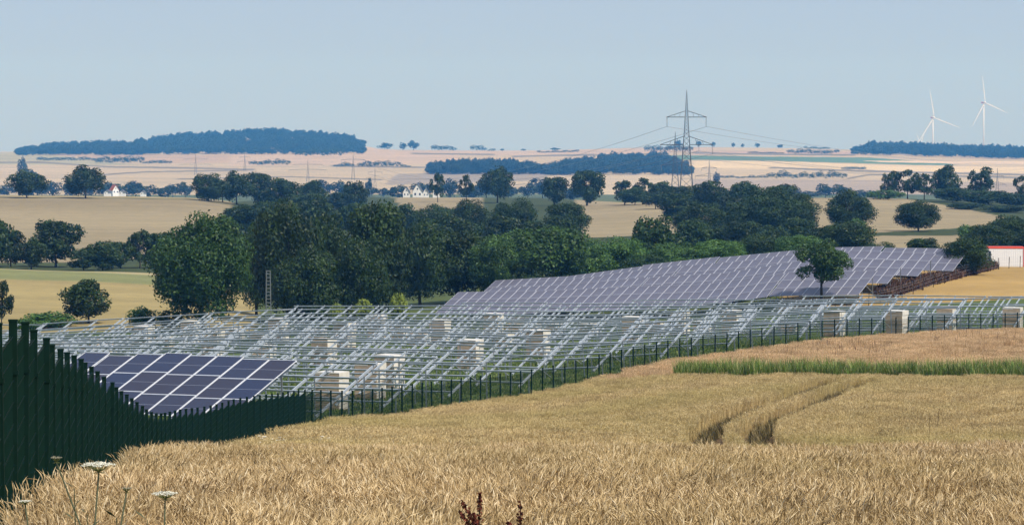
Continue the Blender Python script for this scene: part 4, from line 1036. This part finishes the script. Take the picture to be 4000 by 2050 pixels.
# ------------------------------------------------------------------ pylons and cables
def pylon(px, top, Y, width_low, width_up, label, H=None, base_w=0.13, thick=1.0, main=False, up_frac=.757, low_frac=.51):
    b = gp(px, Y); zt = at(px, top, Y).z; H = zt - b.z
    t = empty("pylon", b); tag(t, label, "pylon", "power line pylons")
    bw = base_w * H / 2
    def half(z):
        f = z / H
        return bw * (1 - f / .62 * .68) if f < .62 else (bw * .32 * (1 - (f - .62) / .38 * .93))
    def corner(z, k): h = half(z); return Vector((h * (1, -1, -1, 1)[k], h * (1, 1, -1, -1)[k], z))
    lt = .0042 * H * thick
    for k in range(4):
        mb = MB(); mb.tube([corner(z * H, k) for z in (0, .3, .62, .8, 1.0)], [lt, lt * .9, lt * .8, lt * .55, lt * .4], 4); mb.build("leg", M['pylon'], t)
    mb = MB(); levels = [0]
    while levels[-1] < H * .96: levels.append(levels[-1] + max(half(levels[-1]) * 2.0 * .85, H * .02))
    for a, c in zip(levels[:-1], levels[1:]):
        c = min(c, H * .985)
        for k in range(4):
            j = (k + 1) % 4
            mb.bar(corner(a, k), corner(c, j), lt * .36); mb.bar(corner(a, j), corner(c, k), lt * .36)
            if main or a == 0: mb.bar(corner(c, k), corner(c, j), lt * .3)
    mb.build("lattice", M['pylon'], t)
    tips = []
    for fr, wd, dep in ((up_frac, width_up, .055), (low_frac, width_low, .075)):
        z = fr * H; wd = wd / F * Y / 2; mb = MB(); h = half(z); d = dep * H
        for sg in (-1, 1):
            tip = Vector((sg * wd, 0, z))
            for y in (-h, h):
                mb.bar((sg * h, y, z), tip, lt * 1.3); mb.bar((sg * half(z + d), y * .8, z + d), tip, lt * 1.0)
                for q in (.3, .6):
                    a = Vector((sg * h, y, z)).lerp(tip, q); c = Vector((sg * half(z + d), y * .8, z + d)).lerp(tip, q * .9)
                    mb.bar(a, c, lt * .3)
            il = .085 * H
            for xo in (0, -sg * .007 * H):
                m2 = MB(); m2.bar(tip + Vector((xo, 0, 0)), tip + Vector((xo * .5 - sg * .003 * H, 0, -il)), lt * .5); m2.build("insulator", M['insulator'], t)
            tips.append(b + tip + Vector((0, 0, -il)))
            if main and fr == low_frac:
                ip = Vector((sg * wd * .47, 0, z + d * .38)); m2 = MB(); m2.bar(ip, ip + Vector((0, 0, -il)), lt * .5); m2.build("insulator", M['insulator'], t); tips.append(b + ip + Vector((0, 0, -il)))
        mb.build("crossarm", M['pylon'], t)
    tips.append(b + Vector((0, 0, H)))
    return t, tips
pm, tipm = pylon(2681, 352, 1380, 206, 156, "tall main lattice pylon standing against the sky", thick=0.8, main=True)
SMALL = [(2637, 515, 1750, 110, 80, "smaller pylon seen just left of the main pylon's body", 1.1), (2770, 626, 2300, 110, 60, "small pylon on the slope right of the main pylon", 1.5),
         (1465, 652, 2500, 70, 55, "faint pylon right of the middle of the tan hill", 1.0), (1380, 600, 3000, 130, 95, "faint tall pylon on the tan slope, left of centre", 1.1), (1203, 622, 2900, 150, 120, "faint wide armed pylon on the tan slope above the dark trees", 1.1),
         (957, 598, 3600, 60, 44, "dark narrow pylon below the left wood", 1.3), (765, 602, 3300, 130, 100, "faint pylon under the left wood's middle", .9), (3895, 655, 1500, 70, 50, "grey pylon among the trees at the right", .7)]
tips = {}
for px, top, Y, wl, wu, lab, th in SMALL:
    _, tips[px] = pylon(px, top, Y, wl, wu, lab, thick=th)
def cable(a, b, sag, r, label, n=18):
    mb = MB(); a = Vector(a); b = Vector(b)
    mb.tube([a.lerp(b, i / n) - Vector((0, 0, sag * 4 * (i / n) * (1 - i / n))) for i in range(n + 1)], r, 4)
    o = mb.build("power_cable", M['cable']); tag(o, label, "power cable", "power cables of the main pylon")
lo_ = sorted(tipm[:-1], key=lambda q: (-round(q.z), q.x))
tl = tips[1465]; trp = at(4350, 585, 4200)
CN = ["upper left", "upper right", "outer lower left", "inner lower left", "inner lower right", "outer lower right"]
for i, q in enumerate(lo_[:6]):
    cable(q, tl[i % len(tl)], 14, .09, "thin cable running left from the main pylon's %s arm" % CN[i])
    cable(q, trp + Vector((i * 9 - 25, 0, (2 - i) * 4)), 22, .10, "thin cable running right from the main pylon's %s arm" % CN[i])

# ------------------------------------------------------------------ wind turbines
M['turbine'] = plain('turbine_grey', (0.70, 0.70, 0.71), 0.5, 0, 0.3, 0.04, 0.1)
def turbine(px, py_hub, Y, R, angs, yaw, label):
    b = gp(px, Y); hz_ = at(px, py_hub, Y).z - b.z
    t = empty("wind_turbine", b, yaw); tag(t, label, "wind turbine", "wind turbines behind the right wood")
    mb = MB(); mb.tube([(0, 0, -2), (0, 0, hz_ * .5), (0, 0, hz_ - 2)], [2.1, 1.6, 1.2], 12); mb.build("tower", M['turbine'], t, True)
    mb = MB(); mb.tube([(0, 9, hz_), (0, 7, hz_), (0, -4, hz_), (0, -5, hz_)], [2.0, 3.2, 3.2, 2.2], 8); mb.box((0, 3.5, hz_), (6.9, 9.0, 3.0), 1); mb.build("nacelle", [M['turbine'], M['red']], t)
    hb = MB(); hb.tube([(0, -5, hz_), (0, -6.5, hz_), (0, -8.2, hz_), (0, -9, hz_)], [2.4, 2.6, 1.6, .2], 10); hb.build("hub", M['turbine'], t, True)
    for a in angs:
        m = MB(); d = Vector((math.sin(a), 0, math.cos(a))); s = Vector((math.cos(a), 0, -math.sin(a))); o0 = Vector((0, -7, hz_))
        prof = [(0, .8), (.08, 1.0), (.2, 1.6), (.5, 1.25), (.8, .85), (1, .3)]
        for (u0, w0), (u1, w1) in zip(prof[:-1], prof[1:]):
            p0 = o0 + d * R * u0; p1 = o0 + d * R * u1; y0 = Vector((0, w0 * .28, 0)); y1 = Vector((0, w1 * .28, 0))
            A = [p0 - s * w0 * .5, p0 + y0, p0 + s * w0, p0 - y0]; B_ = [p1 - s * w1 * .5, p1 + y1, p1 + s * w1, p1 - y1]
            for k in range(4): k2 = (k + 1) % 4; m.face([A[k], A[k2], B_[k2], B_[k]])
        m.build("blade", M['turbine'], t)
R_ = math.radians
turbine(3642, 460, 6600, 74, [R_(-10), R_(110), R_(230 - 16)], R_(14), "left of two big wind turbines, hub lower above the right wood")
turbine(3840, 401, 6600, 68, [R_(-7), R_(113), R_(210)], R_(16), "right and taller wind turbine near the right picture edge")
turbine(3587, 566, 8600, 46, [R_(28), R_(-30), R_(150)], R_(45), "distant turbine with only its blades above the right wood")

# ------------------------------------------------------------------ village houses
def house(px, base, Y, wpx, hpx, roof, label, gable=True, rz=0.0):
    c = gp(px, Y); w = wpx / F * Y; h = hpx / F * Y * .52; rh = hpx / F * Y * .62; d = w * 1.3
    c.z = at(px, base, Y).z
    t = empty("house", c, rz); tag(t, label, "house", "houses of the far village")
    mb = MB(); mb.box((0, 0, h / 2 - 3), (w, d, h + 6))
    mb.face([(-w / 2, -d / 2, h), (w / 2, -d / 2, h), (0, -d / 2, h + rh)]); mb.face([(w / 2, d / 2, h), (-w / 2, d / 2, h), (0, d / 2, h + rh)]); mb.build("wall", M['offwhite'] if roof != 'roof_red' else M['white'], t)
    e = .35; mb = MB()
    for sg in (-1, 1):
        a = Vector((sg * (w / 2 + e), 0, h - e * 2 * rh / w)); r_ = Vector((0, 0, h + rh)); up = Vector((sg * .08, 0, .12))
        q = [Vector((a.x, -d / 2 - e, a.z)), Vector((a.x, d / 2 + e, a.z)), Vector((r_.x, d / 2 + e, r_.z)), Vector((r_.x, -d / 2 - e, r_.z))]
        q2 = [v + up for v in q]
        mb.face(q); mb.face(q2[::-1])
        for k in range(4): k2 = (k + 1) % 4; mb.face([q[k], q[k2], q2[k2], q2[k]])
    mb.build("roof", M[roof], t)
    for x in (-.24, .24):
        m = MB(); m.box((x * w, -d / 2 - .03, h * .5), (w * .16, .1, h * .36)); m.build("window", M['navy'], t)
    m = MB(); m.box((0, -d / 2 - .03, h + rh * .3), (w * .13, .1, rh * .22)); m.build("window", M['navy'], t)
house(1588, 768, 1350, 26, 34, 'roof_dark', "small white gabled house, left one of the far white houses")
house(1632, 770, 1330, 38, 46, 'roof_dark', "largest white gabled house in the far village")
house(1664, 768, 1360, 22, 30, 'roof_dark', "narrow white house right beside the largest white one")
house(1704, 766, 1380, 26, 34, 'roof_dark', "white gabled house behind the slim tree")
house(447, 757, 1500, 26, 30, 'roof_red', "far house with steep red roof in the left village", rz=.5)
house(420, 758, 1480, 24, 14, 'roof_dark', "low white house left of the red roofed one")
house(478, 758, 1490, 24, 14, 'roof_dark', "low white house right of the red roofed one")
house(560, 760, 1500, 20, 14, 'roof_dark', "tiny pale house at the right end of the left village")

# ------------------------------------------------------------------ lattice mast, container, right bank
def mast():
    px, Y = 1047, 281; b = gp(px, Y); H = at(px, 1056, Y).z - b.z
    t = empty("lattice_mast", b); tag(t, "grey concrete lattice mast standing before the dark trees", "mast")
    w0, w1 = .30, .20
    mb = MB()
    for sx in (-1, 1):
        mb.tube([(sx * w0, 0, -.2), (sx * w1, 0, H)], .07, 4)
    mb.build("column", M['concrete'], t)
    mb = MB(); n = 18
    for i in range(n + 1):
        z = H * i / n; w = w0 + (w1 - w0) * i / n; mb.box((0, 0, min(z, H - .06)), (2 * w, .10, .09))
    mb.build("rung", M['concrete'], t)
mast()
def container():
    Y = 342; b = gp(3932, Y); b.z = at(3932, 1043, Y).z
    t = empty("site_container", b, R_(-4)); tag(t, "white site container with red upper edge at the right picture border", "container")
    w, d, h = 138 / F * Y, 2.4, 2.55
    mb = MB(); mb.box((0, d / 2, h / 2), (w, d, h))
    for i in range(16): mb.box((-w / 2 + (i + .5) * w / 16, -.012, h * .48), (w / 34, .03, h * .86))
    mb.build("body", M['white'], t)
    mb = MB(); mb.box((0, d / 2, h - .10 + .06), (w + .06, d + .08, .22)); mb.box((w / 2 - .02, -.02, h / 2 - .05), (.12, .1, h - .14)); mb.build("red_edge", M['red'], t)
    mb = MB(); mb.box((-w / 2 + .16, -.035, h * .42), (.30, .08, h * .78)); mb.build("door", M['navy'], t)
container()
def back_fence():
    X0 = (2960 - 2000) / F * 292
    t = empty("field_fence", gp(3300, 287)); tag(t, "low post and wire fence along the golden slope before the far array", "fence")
    pl = [(3060, 290), (3200, 288.6), (3330, 287.6), (3460, 291), (3560, 296), (3680, 304), (3800, 316), (3900, 326), (4010, 332), (4200, 338)]
    ys = np.array([q[1] for q in pl]); ps = np.array([q[0] for q in pl])
    me = MB(); me.box((0, 0, .7), (.07, .07, 1.5)); pm_ = me.mesh("post", M['darkweed'])
    prev = None; px = 3060.
    while px < 4200:
        Y = float(np.interp(px, ps, ys)); c = gp(px, Y) - t.location
        o = link(bpy.data.objects.new("post", pm_), t); o.location = c; o.rotation_euler = (rnd.gauss(0, .02), rnd.gauss(0, .02), 0)
        if prev is not None:
            m = MB()
            for z in (.35, .75, 1.15, 1.4): m.bar(prev + Vector((0, 0, z)), c + Vector((0, 0, z)), .008)
            m.build("wire", M['rail_dark'], t)
        prev = c; px += rnd.uniform(38, 46)
back_fence()
# reddish dry weeds on the bank below the right end of the array
n = 420; px = rng.uniform(3440, 3880, n); Yb = np.interp(px, [3440, 3560, 3700, 3800, 3880], [294, 300, 309, 318, 328]) + rng.uniform(-1, 7, n)
put_grass("dry_weeds", np.column_stack([(px - 2000) / F * Yb, Yb]), [grass_patch("weed_tuft", 500 + i, 1.2, 90, .8, .03, M['brownweed']) for i in range(3)], "reddish brown dry weeds on the bank below the array's right end", .5, 1.3)
bk = MB()
bx = np.linspace(3700, 3830, 14)
prof = []
for q in bx:
    Y = float(np.interp(q, [3700, 3830], [312, 324])); c = gp(q, Y); hh = 1.5 * math.sin((q - 3700) / 130 * math.pi) * (.8 + .3 * rnd.random())
    prof.append([Vector((c.x, c.y - 1.8, g1(c.x, c.y - 1.8) - .1)), Vector((c.x + rnd.uniform(-.1, .1), c.y - .6, c.z + hh * .75)), Vector((c.x, c.y + .6, c.z + hh)), Vector((c.x, c.y + 2.4, g1(c.x, c.y + 2.4) - .1))])
for a, b in zip(prof[:-1], prof[1:]):
    for i in range(3): bk.face([a[i], b[i], b[i + 1], a[i + 1]])
o = bk.build("earth_heap", M['soil_red'], None, True); tag(o, "reddish earth heap left of the white container", "earth heap")

# ------------------------------------------------------------------ flowers and weeds beside the camera
def umbel(px, py, Y, w, kind_, label, lean=0.0, root_px=None):
    """wild carrot: stem from the bank up to a flat white head"""
    top = at(px, py, Y); r = random.Random(int(px)); root = gp(root_px if root_px else px - lean, Y)
    t = empty("wild_carrot", root); tag(t, label, "wildflower", "wild carrot flowers beside the camera")
    d = top - root; wid = w / F * Y / 2
    mb = MB(); pts = [Vector((0, 0, 0)), d * .35 + Vector((.006, 0, 0)), d * .7 + Vector((-.006, 0, .0)), d - Vector((0, 0, wid * .55))]
    mb.tube(pts, [.0042, .0036, .003, .0024], 6); mb.build("stem", M['stem'], t, True)
    nd = d - Vector((0, 0, wid * .55))
    rays = MB(); fl = MB()
    nr = 26 if kind_ != "closed" else 16
    for i in range(nr):
        a = i * 2.39996; q = math.sqrt((i + .5) / nr) * (1 if kind_ == "open" else .62)
        p = d + Vector((math.cos(a) * q * wid, math.sin(a) * q * wid, -.12 * wid * q * q if kind_ == "open" else wid * .5 * q * q - wid * .1)) + Vector((0, 0, r.uniform(-.04, .04) * wid))
        rays.tube([nd, nd.lerp(p, .55) + Vector((math.cos(a), math.sin(a), -.6)) * wid * .05, p], [.0011, .0009, .0008], 4)
        cr = wid * .17
        for k in range(16):
            a2 = k * 2.39996; q2 = math.sqrt((k + .5) / 16) * cr; c = p + Vector((math.cos(a2) * q2, math.sin(a2) * q2, r.uniform(-.0006, .0012)))
            s = cr * .27
            ax = r.uniform(0, 3.14); u = Vector((math.cos(ax), math.sin(ax), r.uniform(-.3, .3))) * s; v = Vector((-math.sin(ax), math.cos(ax), r.uniform(-.3, .3))) * s
            fl.face([c - u, c - v, c + u, c + v]); fl.face([c - u * .6 + Vector((0, 0, s)), c - v * .6 - Vector((0, 0, s)), c + u * .6 - Vector((0, 0, s * .3)), c + v * .6 + Vector((0, 0, s))])
    for i in range(9):   # bracts
        a = i * .7; rays.tube([nd, nd + Vector((math.cos(a) * wid * .42, math.sin(a) * wid * .42, -wid * .08))], [.0012, .0004], 3)
    rays.build("ray", M['umbel_green'], t); fl.build("blossom", M['umbel'] if kind_ == "open" else M['umbel_dull'], t)
    return t
umbel(386, 1808, 7.6, 124, "open", "largest flat white wild carrot head, with green underside, seen from the side", root_px=250)
umbel(645, 1922, 7.8, 95, "open", "bright white domed wild carrot head right of the largest one", root_px=610)
umbel(98, 1954, 7.8, 48, "open", "small white wild carrot head at the left", root_px=330)
umbel(220, 1786, 8.2, 66, "closed", "tall closed greyish seed head leaning left", root_px=920)
umbel(494, 1905, 7.7, 58, "closed", "closed seed head on a stem bending right", root_px=200)
def sprig(px, py, Y, label, n=7):
    top = at(px, py, Y); root = gp(px + 10, Y); r = random.Random(int(px)); t = empty("weed", root); tag(t, label, "weed", "weeds beside the camera")
    d = top - root; mb = MB(); mb.tube([(0, 0, 0), d * .5 + Vector((.01, 0, 0)), d], [.004, .003, .0015], 5); mb.build("stem", M['stem'], t)
    for i in range(n):
        mb = MB(); f = 1 - i * .035; p = d * f; a = r.uniform(-.6, .6) + (0 if i % 2 else math.pi); l = r.uniform(.02, .045)
        e = p + Vector((math.cos(a) * l, math.sin(a) * l, l * .7)); s = Vector((-math.sin(a), math.cos(a), .3)) * l * .28; m1 = (p + e) / 2
        mb.face([p, m1 - s, m1 + Vector((0, 0, l * .12))]); mb.face([p, m1 + Vector((0, 0, l * .12)), m1 + s]); mb.face([m1 - s, e, m1 + Vector((0, 0, l * .12))]); mb.face([m1 + Vector((0, 0, l * .12)), e, m1 + s])
        mb.build("leaf", M['stem'], t)
sprig(290, 1905, 8.0, "dark leafy weed sprig between the seed head and the largest white flower")
sprig(340, 2005, 7.8, "short dark weed sprig below the largest white flower")
sprig(455, 2020, 7.8, "short sprig at the lower picture edge right of the largest flower", 4)
sprig(575, 2030, 7.9, "short sprig beside the bright domed flower", 4)
def dock(px, py, Y, w, label):
    top = at(px, py, Y); root = gp(px, Y); r = random.Random(int(px)); t = empty("dock_plant", root); tag(t, label, "weed", "rust red dock plants")
    H = (top - root).length; mb = MB(); mb.tube([(0, 0, 0), (.004, 0, H * .6), (.012, 0, H * .985)], [.006, .005, .0015], 6)
    br = []
    for i in range(10):
        z = H - (.13 + i * .020); a = r.uniform(0, 6.28); l = r.uniform(.05, .11) * (w / 60); e = Vector((math.cos(a) * l * .55, math.sin(a) * l * .55, z + l)); br.append((Vector((.008, 0, z)), e)); mb.tube([br[-1][0], e], [.0025, .001], 4)
    mb.build("stem", M['darkweed'], t); br.append((Vector((.008, 0, H - .16)), Vector((.012, 0, H * .99)))); br.append((Vector((.006, 0, H - .3)), Vector((.008, 0, H - .14))))
    sb = MB()
    for a0, b0 in br:
        n = 150
        for i in range(n):
            f = r.random(); p = a0.lerp(b0, f); rad = .017 * (1.15 - f * .75); a = r.uniform(0, 6.28); p = p + Vector((math.cos(a) * rad * r.random(), math.sin(a) * rad * r.random(), 0)); s = r.uniform(.003, .006)
            u = Vector((r.gauss(0, 1), r.gauss(0, 1), r.gauss(0, 1))).normalized() * s; v = u.cross(Vector((r.gauss(0, 1), r.gauss(0, 1), r.gauss(0, 1)))).normalized() * s
            sb.face([p - u, p - v, p + u, p + v])
    o = sb.build("seeds", M['dock'], t); o["kind"] = "stuff"
dock(1858, 1905, 8.4, 60, "left rust red dock seed spike at the lower picture edge")
dock(2018, 1938, 8.3, 55, "right rust red dock seed spike at the lower picture edge")
def straw(px, py, Y, hgt, lean, label, mat='darkweed', lift=.75):
    c = gp(px, Y); t = MB(); b = Vector((0, 0, .3)); e = at(px + lean, py, Y) - c
    t.tube([b, b.lerp(e, .6) + Vector((0, 0, .02)), e], [.004, .0045, .006], 5)
    for q in (.82, .9, .97): t.tube([b.lerp(e, q), b.lerp(e, q) + Vector((lean * .0006, 0, .03))], [.006, .002], 4)
    o = t.build("dead_stalk", M[mat]); o.location = c; tag(o, label, "dead stalk", "dark stalks standing above the wheat")
for a in [(2622, 1742, 42, 1, 16, "dark forked stalk above the wheat in the lower centre"), (3654, 1595, 88, 1, 16, "dark crooked stalk right of the wheel tracks"), (3636, 1614, 88, 1, -6, "short dark stalk beside the crooked one"), (3868, 1632, 80, 1, 4, "short dark stalk at the right of the middle field"),
          (1560, 1716, 60, 1, -25, "thin bent dark stem above the left middle wheat"), (980, 1800, 30, 1, 14, "thin leaning dark stalk near the left wheat edge"), (2305, 1785, 36, 1, -8, "small dark dried plant left of the lower centre"), (3482, 1315, 215, 1, 0, "dark upright stalk near the right fence"),
          (3372, 1345, 205, 1, 5, "small dark stalk above the grass strip"), (3255, 1352, 200, 1, -3, "dark stalk above the strip, further left")]:
    px, py, Y, h, ln, lab = a; straw(px, py, Y, h, ln, lab)
# dry stalks standing out of the upper wheat
n = 150; px = np.concatenate([rng.uniform(3080, 3500, 90), rng.uniform(3620, 3990, 60)]); Yv = np.concatenate([rng.uniform(186, 200, 90), rng.uniform(196, 222, 60)])
put_grass("dry_stalks", np.column_stack([(px - 2000) / F * Yv, Yv]), [grass_patch("stalk_tuft", 520 + i, .7, 5, 1.35, .010, M['brownweed']) for i in range(3)], "thin brown dry stalks rising from the upper wheat", .8, 1.1)
# small white flowers in the middle wheat
px = np.concatenate([rng.uniform(1000, 1110, 22), rng.uniform(1250, 1300, 4), rng.uniform(1650, 1700, 5)]); pyf = np.concatenate([rng.uniform(1700, 1745, 22), rng.uniform(1700, 1716, 4), rng.uniform(1745, 1775, 5)])
fm = MB()
for a, b in zip(px, pyf):
    Y = tip_Y(a, b, 50, 130, .8); c = at(a, b, Y)
    fm.tube([c - Vector((0, 0, .5)), c], [.006, .005], 4, 1)
    for k in range(12):
        an = k * 2.4; q = math.sqrt(k / 12) * .07; s = .022; cc = c + Vector((math.cos(an) * q, math.sin(an) * q, rnd.uniform(-.01, .012)))
        fm.face([cc + Vector((-s, 0, 0)), cc + Vector((0, -s, .004)), cc + Vector((s, 0, 0)), cc + Vector((0, s, .006))], 0)
o = fm.build("white_flowers", [M['umbel'], M['stem']]); tag(o, "scattered small white flowers in the wheat by the fence", kind="stuff")
